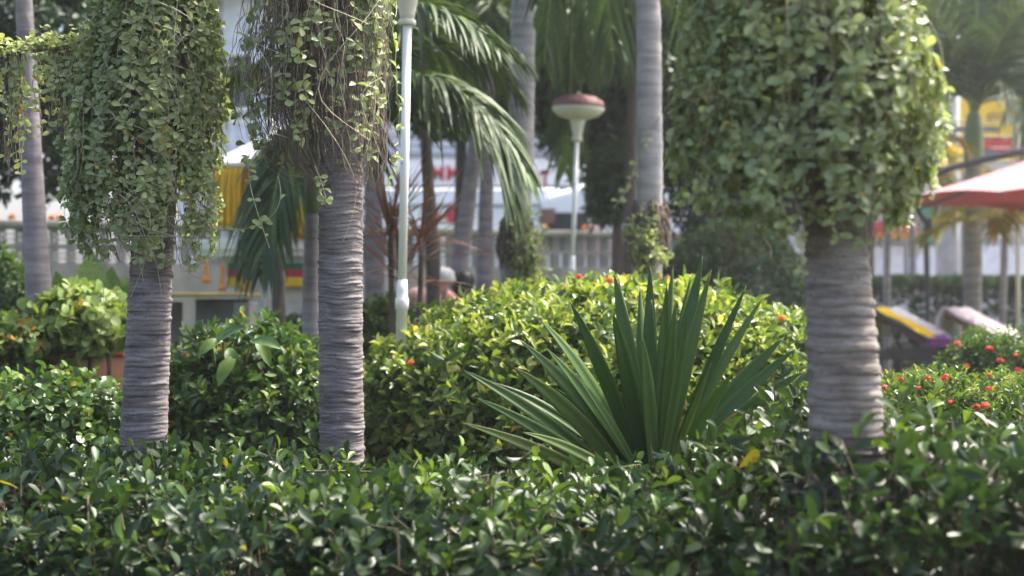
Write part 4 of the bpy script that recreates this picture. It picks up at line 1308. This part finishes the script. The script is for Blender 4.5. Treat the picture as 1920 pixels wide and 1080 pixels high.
# round-leaved shrubs, croton
c_ = (X(150, 6.9), 6.9, Z(600, 6.9))
Pt, N = ellipsoid(270, c_, (.25, .24, .17), 41, .12, .35, low=-1)
bush('round_leaved_shrub', 'pale green round leaved shrub on bare stems left of the left palm', 'shrub', (c_[0], 6.9, 0), Pt, N, M['poly'], T_RD, 7, (.045, .075), .95, .016, 300, yfrac=.02, tbase=(.45, .85),
     stems=[([(c_[0] + .02 * k, 6.9 + .02 * (k % 2), 0), (c_[0] + .05 * k, 6.9, .40), (c_[0] + .045 * k, 6.9, c_[2])], .011) for k in (-3, -1, 1, 3)], young=.3)
c_ = (X(20, 6.7), 6.7, Z(632, 6.7))
Pt, N = ellipsoid(150, c_, (.16, .16, .11), 42, .12, .35, low=-1)
bush('croton_shrub', 'small shrub with some orange yellow leaves at the left edge', 'shrub', (c_[0], 6.7, 0), Pt, N, M['poly'], T_RD, 7, (.04, .065), .8, .014, 150, yfrac=.14,
     stems=[([(c_[0] + .02 * k, 6.7, 0), (c_[0] + .04 * k, 6.7, .40), (c_[0] + .03 * k, 6.7, c_[2])], .01) for k in (-2, 0, 2)])
Pt, N = ellipsoid(760, (X(75, 5.5), 5.5, .42), (.50, .34, .39), 43, .10, .4)
bush('lobed_leaf_shrub', 'light green lobed leaf shrub in front of the left palm base', 'shrub', (X(75, 5.5), 5.5, 0), Pt, N, M['mid'], T_RD, 7, (.028, .050), .72, .018, 300, yfrac=.006, tbase=(.2, .6), young=.25)

# shrub between the two left palms
Pt, N = ellipsoid(1050, (X(465, 6.2), 6.2, .45), (.50, .40, .52), 44, .12, .4)
sh2 = bush('mixed_shrub', 'mid green shrub between the left and middle palm trunks', 'shrub', (X(465, 6.2), 6.2, 0), Pt, N, M['mid'], T_EL, 7, (.045, .075), .48, .018, 300, yfrac=.012)
gl = thing('ginger_plant', (X(420, 5.7), 5.7, 0), 'plant with long glossy blades standing in the shrub between palms', 'plant')
for k, (ax_, ay_, tx, ty, w) in enumerate(((398, 650, 460, 615, .048), (442, 668, 409, 724, .050), (480, 628, 506, 688, .046), (418, 640, 372, 668, .044), (468, 642, 528, 655, .046), (430, 652, 438, 700, .044))):
    dd_ = 5.62 + .03 * (k % 3)
    b0 = P(ax_ * .7 + 430 * .3, ay_ + 55, 6.15); m0 = P(ax_, ay_, dd_ + .06); tip = P(tx, ty, dd_)
    mk('stalk', *tubes([bez((b0, P(ax_, ay_ + 12, 5.85), m0), 8)], [.006], 6), M['rach'], gl, True)
    pth = bez((m0, (m0 + tip) / 2 + np.array([0, -.02, .035]), tip), 14)
    V, Fc = strap(pth, w * 1.25, [(0, .12), (.2, .6), (.5, 1), (.8, .7), (1, .03)], np.array([.1, -.7, .7]), .25)
    mk('leaf', V, Fc, M['mid'], gl, True, tint=np.full(len(V), random.uniform(.4, .8)))


# ---- ixora flowers -------------------------------------------------------------------------
def petal_cluster(seed, mat):
    g = np.random.default_rng(seed)
    n = 26
    u = nrm(g.normal(0, 1, (n, 3)) + [0, 0, .8])
    pos, dr, up, L = [], [], [], []
    for c in u:
        e1 = nrm(np.cross(c, [.3, .5, .8])); e2 = np.cross(c, e1); a0 = g.uniform(0, 6)
        for q in range(4):
            a = a0 + q * math.pi / 2
            pos.append(c * [1, 1, .6] * g.uniform(.012, .028)); dr.append(e1 * math.cos(a) + e2 * math.sin(a) + c * .25); up.append(c); L.append(g.uniform(.013, .019))
    V, Fc, t = leaf_geo(T_S, np.array(pos), np.array(dr), np.array(up), np.array(L), np.array(L) * .55, np.repeat(g.uniform(0, 1, n), 4))
    st = [np.array([[0, 0, -.02], c * .008, c * [1, 1, .6] * .018]) for c in u]
    V2, F2 = tubes(st, [.0009] * n, 3)
    F2 = np.concatenate([F2[:, [0, 1, 2]], F2[:, [0, 2, 3]]])
    o = mk('flower_cluster', np.concatenate([V, V2]), np.concatenate([Fc, F2 + len(V)]), mat, None, True, tint=np.r_[t, np.full(len(V2), .5)])
    me = o.data; bpy.data.objects.remove(o)
    return me


FLR = [petal_cluster(i, M['flower']) for i in range(3)]
FLO = [petal_cluster(9 + i, M['flowero']) for i in range(2)]


def flowers(root, pts, meshes, s=(.8, 1.2)):
    ro = origin(root)
    for p in pts:
        q = np.array(p) - ro - np.array([0, 0, .012]); k = random.uniform(*s)
        share('flower_cluster', random.choice(meshes), root, Matrix.Translation(q) @ Matrix.Rotation(random.uniform(0, 6), 4, 'Z') @ Matrix.Rotation(random.gauss(0, .3), 4, 'X') @ Matrix.Scale(k, 4))


def near_surface(Pt, px, py):
    x, y = pix(Pt)
    d2 = (x - px) ** 2 + (y - py) ** 2
    c = np.where(d2 < 900)[0]
    if len(c) == 0: c = np.argsort(d2)[:5]
    i = c[np.argmin(Pt[c, 1])]
    d = Pt[i, 1] - .012
    return P(px, py, d)


# second row and front row of red ixora at the right
Pt, N = ellipsoid(900, (X(1885, 7.6), 7.7, .42), (.34, .3, .47), 51, .05, .25, e=.75)
ix2 = bush('ixora_bush', 'farther red flowered ixora bush in front of the sun loungers', 'bush', (X(1885, 7.6), 7.7, 0), Pt, N, M['mid'], T_NR, 8, (.03, .05), .3, .010, young=.3, group='red ixora bushes')
flowers(ix2, [near_surface(Pt, x, y) for x, y in ((1855, 650), (1905, 662), (1875, 672), (1812, 682), (1795, 640), (1910, 690))], FLR, (.5, .8))
Pt, N = ellipsoid(2100, (X(1835, 5.5), 5.55, .36), (.46, .48, .43), 52, .04, .25, e=.6)
ix1 = bush('ixora_bush', 'nearer clipped ixora bush with scattered red flowers right of the right palm', 'bush', (X(1835, 5.5), 5.55, 0), Pt, N, M['mid'], T_NR, 9, (.028, .045), .30, .009, 300, young=.45, tbase=(.1, .6), group='red ixora bushes')
flowers(ix1, [near_surface(Pt, x, y) for x, y in ((1658, 722), (1722, 722), (1740, 704), (1772, 702), (1856, 698), (1783, 748), (1830, 757), (1847, 755), (1854, 790), (1855, 723), (1690, 705))], FLR, (.35, .62))

# ---- the sunlit mound ----------------------------------------------------------------------
MD = 6.7
prof_px = [660, 675, 690, 760, 850, 930, 1010, 1100, 1250, 1330, 1400, 1500, 1580, 1640]
prof_py = [900, 760, 668, 616, 582, 545, 530, 524, 528, 540, 562, 594, 640, 760]


def mound_pts(n):
    u = rng.random(n)
    px = 665 + u * 965
    xx = X(px, MD); ztop = Z(np.interp(px, prof_px, prof_py), MD)
    w = np.clip(1 - ((px - 1150) / 500) ** 2, .05, 1) ** .45
    a = rng.uniform(-.15, math.pi * .97, n)
    sgn = np.cos(a)
    y = MD - .02 - w * 1.15 * np.sign(sgn) * np.abs(sgn) ** .75 + .1
    z = np.maximum(ztop, .05) * np.clip(np.sin(np.clip(a, 0, math.pi)), 0, 1) ** .55
    z = np.where(a < 0, 0, z)
    sl_ = np.gradient(np.array(prof_py, float), np.array(prof_px, float))
    slope = np.interp(px, prof_px, sl_)
    N = np.stack([slope * .9 * np.sin(a).clip(0), -np.cos(a), np.sin(a)], 1)
    p = np.stack([xx, y, z], 1)
    ends = (px < 700)
    N[ends] += np.array([-1.2, 0, 0])
    N = nrm(N)
    lf = lumps(61, 8, (4, 12))
    p += N * (lf(p) * .05 + rng.normal(0, .015, n) - .26 * rng.random(n) ** 2)[:, None]
    ok = p[:, 2] > .03
    return p[ok], N[ok]


Pt, N = mound_pts(5200)
mo = bush('ixora_mound', 'large rounded yellow-green bush behind the sword-leaved plant', 'bush', (X(1110, MD), MD, 0), Pt, N, M['mound'], T_EL, 8, (.046, .080), .47, .017, 300, young=.42, tbase=(.05, .55), yfrac=.004)
flowers(mo, [near_surface(Pt, x, y) for x, y in ((1085, 514), (1143, 520), (1465, 592), (770, 675))] + [P(1235, 514, 7.3), P(1254, 517, 7.3)], FLO, (.45, .7))

# ---- sword-leaved rosette ------------------------------------------------------------------
YD = 4.75
yb = P(1222, 935, YD)
yu = thing('sword_leaf_plant', (yb[0], YD, 0), 'big rosette of stiff dark green sword leaves in front of the mound', 'plant')
mk('stem', *tubes([np.array([[yb[0], YD, -.01], [yb[0] + .01, YD, .2], [yb[0], YD, yb[2] + .05]])], [np.array([.05, .055, .05])], 10), M['fibre'], yu, True)
YL = [  # tip x, tip y, depth shift of the tip, width mm, base dx px, tint
    (864, 684, -.22, 46, -30, .4), (888, 738, -.30, 42, -28, .35), (862, 785, -.34, 38, -26, .65), (905, 700, -.1, 40, -26, .3),
    (962, 676, -.30, 52, -22, .45), (974, 628, -.16, 50, -20, .4), (1013, 586, -.12, 54, -16, .3), (1022, 646, -.24, 50, -14, .35), (1068, 556, -.18, 46, -12, .55),
    (1080, 700, -.34, 40, -14, .45), (1148, 582, -.26, 56, -6, .3), (1151, 504, .04, 48, -8, .35), (1160, 520, .20, 40, -4, .3), (1200, 530, .16, 44, 0, .25),
    (1204, 628, -.30, 52, 2, .35), (1219, 495, .06, 46, 0, .35), (1222, 560, -.05, 44, 4, .3), (1250, 530, -.10, 48, 6, .45), (1262, 494, .15, 38, 6, .4),
    (1266, 560, -.20, 46, 8, .35), (1297, 512, .10, 42, 10, .5), (1288, 580, -.26, 50, 10, .3), (1318, 479, .02, 50, 12, .45), (1334, 502, -.08, 50, 14, .4),
    (1334, 676, -.36, 40, 12, .4), (1375, 694, -.36, 44, 18, .6), (1400, 535, .06, 44, 18, .35), (1432, 550, .16, 36, 20, .5), (1384, 768, -.40, 42, 18, .8),
    (1471, 622, .04, 52, 22, .35), (1494, 645, -.06, 48, 24, .4), (1509, 682, -.12, 50, 26, .35), (1508, 738, -.18, 42, 28, .6), (1517, 784, -.24, 40, 30, .45),
    (1100, 640, .15, 42, -8, .2), (1380, 600, .2, 42, 16, .2), (1440, 700, .22, 40, 24, .2), (1040, 720, .2, 42, -18, .2), (1240, 610, .12, 48, 4, .25), (1310, 600, .16, 46, 12, .2),
    (975, 800, -.36, 36, -14, .6)]
for tx, ty, dz, wmm, bdx, tn in YL:
    tip = P(tx, ty, YD + dz)
    b0 = yb + np.array([bdx / F * YD * .8, -.02 + dz * .15, random.uniform(-.02, .04)])
    out = tip - b0
    side = np.array([out[0], out[1], 0])
    bow = random.uniform(.0, .05) + (.035 if abs(tx - 1222) > 200 else 0)
    mid_ = b0 + out * .5 + np.array([0, 0, bow]) - side * .04
    pth = bez((b0, mid_, tip + np.array([0, 0, -bow * .3])), 22)
    hor = nrm(side + np.array([0, 1e-3, 0]))
    tw = random.uniform(-.75, .75)
    nv = -hor * .40 + np.array([tw, -1.0 if dz < .1 else .8, .35])
    V, Fc = strap(pth, wmm / 1000 * (1.2 if abs(tx - 1240) < 130 else 1.08), [(0, .62), (.2, .72), (.5, 1), (.7, .88), (.88, .45), (.97, .14), (1, .015)], nv, .32 * random.uniform(.6, 1.3))
    tt = np.full(len(V), tn + random.uniform(-.2, .25)) + np.tile([.35, .0, .16, .0, .35], 22) * random.uniform(.6, 1.2)
    tt = np.minimum(tt, .9)
    rowt = np.repeat(np.linspace(0, 1, 22), 5)
    if random.random() < .6:
        tt = np.where(rowt > random.uniform(.955, .985), 1.0, tt)
    if tn >= .75: tt = np.where(rowt > .90, .97, tt)
    o = mk('leaf', V, Fc, M['yucca'], yu, True, tint=np.clip(tt, 0, 1))
    s = o.modifiers.new('thick', 'SOLIDIFY'); s.thickness = .0016

# ---- near palms with hanging vines -----------------------------------------------------------
def near_palm(label, d, pts, widths, seed, top, ring, amp):
    path = [P(px, py, d) for px, py in pts]; rad = [w / 2 / F * d for w in widths]
    b0 = path[0].copy(); b0[2] = -.02; b0[0] += (path[0][0] - path[1][0]) * .6
    path = [b0] + path; rad = [rad[0] * 1.06] + rad
    v = path[-1] - path[-2]; e = path[-1] + v / v[2] * (top - path[-1][2]); path.append(e); rad.append(rad[-1] * .85)
    root = thing('palm_tree', (b0[0], d, 0), label, 'palm', 'near palms wrapped in vines')
    V, Fc = ringed(path, rad, seed, ring, amp, fine_to=1.75)
    mk('trunk', V, Fc, M['trunkc' if d < 4 else 'trunk'], root, True)
    MB().lathe([(rad[-1], -.02), (rad[-1] * 1.25, .06), (rad[-1] * 1.1, .3), (.02, .5)], tuple(e), 14).build('crownshaft', M['shaft'], root, True)
    crown(root, e + [0, 0, .4], 9, 1.7, M['palm'], nl=34, phase=seed, tilt=(-5, 70), leaf=.36)
    return root


near_palm('left ringed palm trunk under the bushiest green vine column', 4.6, [(270, 830), (273, 740), (278, 620), (284, 500)], [86, 84, 81, 78], 101, 4.3, (.009, .020), .0043)
near_palm('middle ringed palm trunk, bare below its ragged vine', 4.6, [(641, 845), (639, 700), (638, 520), (639, 360)], [83, 81, 82, 80], 102, 4.5, (.008, .018), .0042)
near_palm('thick right ringed palm trunk under the nearest vine column', 3.2, [(1590, 850), (1582, 700), (1574, 560), (1566, 430)], [138, 132, 124, 112], 103, 4.2, (.012, .025), .0048)


def vine(label, d, rows, cpx, ns, Lr, root_n, root_r, seed, bare=0.0, len_=(.3, 1.0), sp=.019, ratio=.66, indiv=300, core=.06, extra=(), sparse=1.0, tb=(.1, .75), young_side=None, drop=.12, lumpf=.10):
    g = np.random.default_rng(seed)
    rows = np.array(rows, float)
    zz = np.array([Z(p, d) for p in rows[:, 0]])[::-1]
    xl = np.array([X(p, d) for p in rows[:, 1]])[::-1]; xr = np.array([X(p, d) for p in rows[:, 2]])[::-1]
    ztop, zbot = zz[-1], zz[0]
    ctr = lambda z: (np.interp(z, zz, xl) + np.interp(z, zz, xr)) / 2
    rad = lambda z: (np.interp(z, zz, xr) - np.interp(z, zz, xl)) / 2
    root = thing('hanging_vine', (X(cpx, d), d, ztop), label, 'vine', 'vines hanging on the near palms')
    polys, rads, LP, LD, LU, LL, LT = [], [], [], [], [], [], []
    lf = lumps(seed, 8, (2, 6))

    def strand(phi, z0, ln, rho, thick, leaves, wig=.012):
        m = max(4, int(ln / .03)); z = z0 - np.linspace(0, ln, m)
        th = phi + np.cumsum(g.normal(0, .035, m)) + np.sin(z * 9 + phi * 5) * .03
        q = np.stack([np.cos(th), np.sin(th), z * 1.5], 1)
        rr = rad(z) * rho * (1 + lumpf * lf(q)) + np.cumsum(g.normal(0, wig * .25, m))
        rr = np.maximum(rr, core)
        c = ctr(z)
        p = np.stack([c + rr * np.cos(th), d + rr * np.sin(th), z], 1)
        polys.append(p); rads.append(np.linspace(thick, thick * .6, m))
        if leaves:
            kk = int(ln / sp)
            f = np.sort(g.random(kk)) * (m - 1.01); i = f.astype(int); w = (f - i)[:, None]
            pp = p[i] * (1 - w) + p[i + 1] * w
            out = np.stack([np.cos(th[i]), np.sin(th[i]), np.zeros(kk)], 1)
            tan = np.stack([-np.sin(th[i]), np.cos(th[i]), np.zeros(kk)], 1)
            tint0 = g.uniform(*tb)
            for s in (-1, 1):
                ang = g.normal(0, .75, kk)
                dr = tan * s * np.cos(ang)[:, None] + np.array([0, 0, 1.0]) * np.sin(ang)[:, None] + out * g.normal(.35, .45, kk)[:, None]
                upv = out + tan * g.normal(0, .8, kk)[:, None] + np.array([0, 0, 1.0]) * g.normal(.45, .6, kk)[:, None]
                LP.append(pp); LD.append(dr); LU.append(upv); LL.append(g.uniform(*Lr, kk)); LT.append(np.clip(tint0 + g.normal(0, .1, kk), 0, .93))

    for k in range(ns):
        phi = g.uniform(0, 2 * math.pi); rho = 1.0 - .42 * g.random() ** 1.6
        zlow = zbot + abs(g.normal(0, drop)) + (.10 if math.sin(phi) > .3 else 0)
        z0 = g.uniform(zlow + .12, ztop + .2) if g.random() < .75 else ztop
        ln = min(g.uniform(*len_), z0 - zlow)
        if ln < .1: continue
        strand(phi, z0, ln, rho, .0011, g.random() > bare)
    nleafy = len(polys)
    rp, rr_ = polys, rads
    polys, rads = [], []
    for k in range(root_n):
        phi = g.uniform(0, 2 * math.pi); rho = g.uniform(.15, .92)
        zlow = zbot - .02 + abs(g.normal(0, drop * .8))
        z0 = g.uniform(zlow + .2, ztop + .2); ln = min(g.uniform(.25, .9), z0 - zlow)
        strand(phi, z0, max(ln, .1), rho, root_r * g.uniform(.5, 1.3), False, .03)
    V, Fc = tubes(polys, rads, 3)
    tag(mk('aerial_roots', V, Fc, M['root'], root, True), kind='stuff')
    polys, rads = [], []
    # pale looping tendrils outside
    for k in range(int(ns * (.06 if d < 4 else .2))):
        phi = g.uniform(math.pi, 2 * math.pi); z0 = g.uniform(zbot + .15, ztop); ln = g.uniform(.15, .45)
        m = 12; t = np.linspace(0, 1, m)
        th = phi + g.normal(0, .5) * t + g.normal(0, .5) * np.sin(t * 3)
        z = z0 - ln * t * g.choice([1, .5, .8]) + g.normal(0, .05) * np.sin(t * 3.1)
        rr = rad(z) * (1.0 + .10 * np.sin(t * 3.1) * g.uniform(.2, 1.3)) + .004
        polys.append(np.stack([ctr(z) + rr * np.cos(th), d + rr * np.sin(th), z], 1)); rads.append(np.full(m, .0009 if d < 4 else .0012))
    tend = [np.array([P(x, y, d + dd) for x, y, dd in e]) for e in extra]
    for e in tend:
        b = bez(e, 26) if len(e) in (3, 4) else e
        polys.append(b); rads.append(np.full(len(b), .0015))
        for f in np.sort(g.uniform(.15, 1, 9)):
            p = b[int(f * (len(b) - 1))]
            for s in (-1, 1):
                if g.random() < .3: continue
                LP.append(p[None]); LD.append(np.array([[s * .8, g.normal(-.2, .4), g.normal(.1, .6)]])); LU.append(np.array([[g.normal(0, .5), -.7, g.normal(.4, .4)]])); LL.append(np.array([Lr[0] * g.uniform(.6, 1.25)])); LT.append(np.array([g.uniform(.4, .9)]))
    V, Fc = tubes(polys + rp, rads + rr_, 3)
    tag(mk('stems', V, Fc, M['stem'], root, True), kind='stuff')
    pos, dr, up, L, t = np.concatenate(LP), np.concatenate(LD), np.concatenate(LU), np.concatenate(LL), np.concatenate(LT)
    t = yellowing(t, .010)
    foliage(root, T_OB, pos, dr, up, L, L * ratio * rng.uniform(.85, 1.15, len(L)), t, M['vine'], indiv)
    return root


vine('densest leafy vine column on the left ringed palm', 4.6,
     [(-200, 225, 385), (0, 200, 398), (100, 168, 408), (250, 140, 410), (350, 136, 408), (450, 152, 400), (505, 190, 390)], 280, 290, (.022, .036), 300, .0016, 201, bare=.05, sp=.018, ratio=.58, drop=.16)
vine('ragged half bare vine on the middle ringed palm, mostly roots', 4.6,
     [(-200, 490, 730), (0, 466, 738), (100, 456, 745), (200, 452, 742), (300, 480, 738), (355, 560, 715)], 600, 140, (.026, .040), 950, .0016, 202, bare=.55, sp=.034, drop=.18, ratio=.6, core=.05,
     extra=[((470, 280, -.2), (455, 330, -.2), (480, 390, -.25), (505, 465, -.2)), ((520, 330, -.2), (545, 400, -.2), (490, 440, -.2), (400, 430, -.15)), ((590, 310, -.2), (615, 370, -.2), (610, 385, -.2))])
vine('nearest vine column on the thick right ringed palm', 3.2,
     [(-200, 1320, 1705), (0, 1295, 1725), (150, 1280, 1740), (290, 1285, 1735), (380, 1300, 1712), (470, 1390, 1680)], 1525, 360, (.016, .036), 380, .0011, 203, bare=.16, sp=.019, ratio=.60, drop=.13, lumpf=.20,
     extra=[((1285, 165, -.1), (1180, 260, -.1), (1200, 340, -.1), (1150, 390, -.1)), ((1330, 330, -.2), (1290, 390, -.2), (1265, 380, -.2)), ((1500, 420, -.2), (1505, 480, -.2), (1500, 520, -.2))])

# creeper strung on a rope from the left edge to the left palm
RP = [P(-60, 80, 4.75), P(60, 112, 4.75), P(130, 92, 4.7), P(215, 50, 4.65)]
cr_ = thing('rope_creeper', RP[1], 'pale creeper strung on a rope left of the left vine column', 'vine')
rope = bez(RP, 40)
mk('rope', *tubes([rope], [.006], 6), M['fibre'], cr_, True)
pos, dr, up, L, t, poly, rads, rpoly = [], [], [], [], [], [], [], []
for k in range(420):
    f = rng.random(); p = rope[int(f * 39)] + rng.normal(0, 1, 3) * [.01, .022, .018] + [0, 0, .012]
    pos.append(p); dr.append(rng.normal(0, 1, 3) * [1, .8, .5] + [0, -.2, .2]); up.append([rng.normal(0, .4), rng.normal(-.3, .4), 1]); L.append(rng.uniform(.02, .034)); t.append(rng.uniform(.45, .93))
for x0, n_, ln, leafy in ((10, 34, .42, .3), (128, 46, .36, .12), (90, 12, .28, .8), (160, 14, .3, .5), (0, 6, .45, 1)):
    for k in range(n_):
        f = min(.99, max(0, (x0 + 60 + random.gauss(0, 15)) / 275)); p = rope[int(f * 39)]
        m = 12; l = ln * random.uniform(.35, 1.05)
        q = np.stack([p[0] + np.cumsum(rng.normal(0, .004, m)) - np.linspace(0, .03, m) * (x0 > 100), p[1] + np.cumsum(rng.normal(0, .004, m)), p[2] - np.linspace(0, l, m)], 1)
        if random.random() < leafy:
            poly.append(q); rads.append(np.full(m, .0012))
            for j in range(2, m):
                for s in (-1, 1):
                    if random.random() < .6:
                        pos.append(q[j]); dr.append([s * .8, rng.normal(-.2, .4), rng.normal(0, .6)]); up.append([rng.normal(0, .4), -1, .4]); L.append(rng.uniform(.02, .032)); t.append(rng.uniform(.4, .98))
        else:
            rpoly.append(q)
stuff_tubes(cr_, 'stems', poly, rads, M['stem'])
stuff_tubes(cr_, 'aerial_roots', rpoly, [np.full(12, .0014)] * len(rpoly), M['root'])
pos, dr, up, L, t = [np.array(a, float) for a in (pos, dr, up, L, t)]
foliage(cr_, T_OB, pos, dr, up, L, L * .62, t, M['vine'], 200)

# ---- clipped hedge in front ----------------------------------------------------------------
def hedge_pts(n):
    x = rng.uniform(-2.7, 2.5, n)
    t = (x + 2) / 4
    yf, yn = 5.0 - 1.3 * t, 3.70 - 1.3 * t
    zt = np.interp(x, [-2.7, -.55, .1, .45, .75, 1.1, 2.5], [.60, .595, .575, .615, .815, .755, .735])
    lf = lumps(71, 8, (2, 7))
    f = rng.choice(3, n, p=[.52, .36, .12])
    v = rng.random(n)
    p = np.zeros((n, 3)); N = np.zeros((n, 3))
    top = f == 0; fr = f == 1; bk = f == 2
    p[top] = np.stack([x, yn + (yf - yn) * v, zt - .10 * np.clip(1 - v / .18, 0, 1) ** 2 - .05 * np.clip((v - .85) / .15, 0, 1) ** 2], 1)[top]
    N[top] = np.stack([0 * x, -1.0 * np.clip(1 - v / .18, 0, 1), 1 + 0 * x], 1)[top]
    p[fr] = np.stack([x, yn - .06 * np.sin(v * 3.1), .02 + (zt - .06) * v], 1)[fr]
    N[fr] = np.stack([0 * x, -1 + 0 * x, .1 + .5 * v], 1)[fr]
    p[bk] = np.stack([x, yf, .1 + (zt - .12) * v], 1)[bk]; N[bk] = (0, 1, .2)
    N = nrm(N)
    p += N * (lf(p) * .03 + rng.normal(0, .012, n) - np.where(fr, .26, .15) * rng.random(n) ** np.where(fr, 1.4, 2.0))[:, None]
    return p, N


Pt, N = hedge_pts(5200)
hg = thing('front_hedge', (0, 3.6, 0), 'glossy dark green clipped hedge across the whole foreground', 'hedge')
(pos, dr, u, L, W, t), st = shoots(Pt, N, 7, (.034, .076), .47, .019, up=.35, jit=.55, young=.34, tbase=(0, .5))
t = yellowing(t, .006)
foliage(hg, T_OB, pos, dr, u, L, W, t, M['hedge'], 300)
stuff_tubes(hg, 'twigs', st, [np.array([.0013, .002, .003])] * len(st), M['twig'])
# a few long young shoots that escaped the clipping
sel = rng.choice(np.where((N[:, 2] > .8) & (Pt[:, 1] < 4.7))[0], 60, replace=False)
P2 = Pt[sel] + np.array([0, 0, 1]) * rng.uniform(.04, .10, 60)[:, None]
(pos, dr, u, L, W, t), st = shoots(P2, np.tile([0, 0, 1.0], (60, 1)), 6, (.04, .068), .5, .026, up=.5, jit=.3, young=.4, tbase=(.3, .65), open_=(25, 70))
V, Fc, tn = leaf_geo(T_OB, pos, dr, u, L, W, t)
tag(mk('young_shoots', V, Fc, M['hedge'], hg, True, tint=tn), kind='stuff')
stuff_tubes(hg, 'shoot_stems', st, [np.array([.0014, .002, .003])] * len(st), M['gstem'])
mk('bare_twig', *tubes([np.array([P(575, 884, 4.2), P(650, 884, 4.22), P(735, 887, 4.15)])], [np.array([.004, .0045, .003])], 6), M['twig'], hg, True)
mk('bare_twig', *tubes([np.array([P(505, 945, 3.9), P(540, 965, 3.8), P(580, 990, 3.7)])], [np.array([.0035, .003, .002])], 6), M['twig'], hg, True)

# ------------------------------------------------------------------ thin haze volume added to lift and soften the background
hz, nt, pb = new_mat('haze')
for l in list(nt.links): nt.links.remove(l)
pv = nt.nodes.new('ShaderNodeVolumePrincipled')
pv.inputs['Color'].default_value = (.93, .95, 1, 1)
pv.inputs['Density'].default_value = .0016
pv.inputs['Anisotropy'].default_value = .35
nt.links.new(pv.outputs[0], nt.nodes['Material Output'].inputs['Volume'])
hz.cycles.homogeneous_volume = True
o = MB().box((0, 60, 5), (284, 244, 12.2)).build('haze', hz)
tag(o, 'thin pale haze added over the whole garden and street', 'haze', kind='stuff')
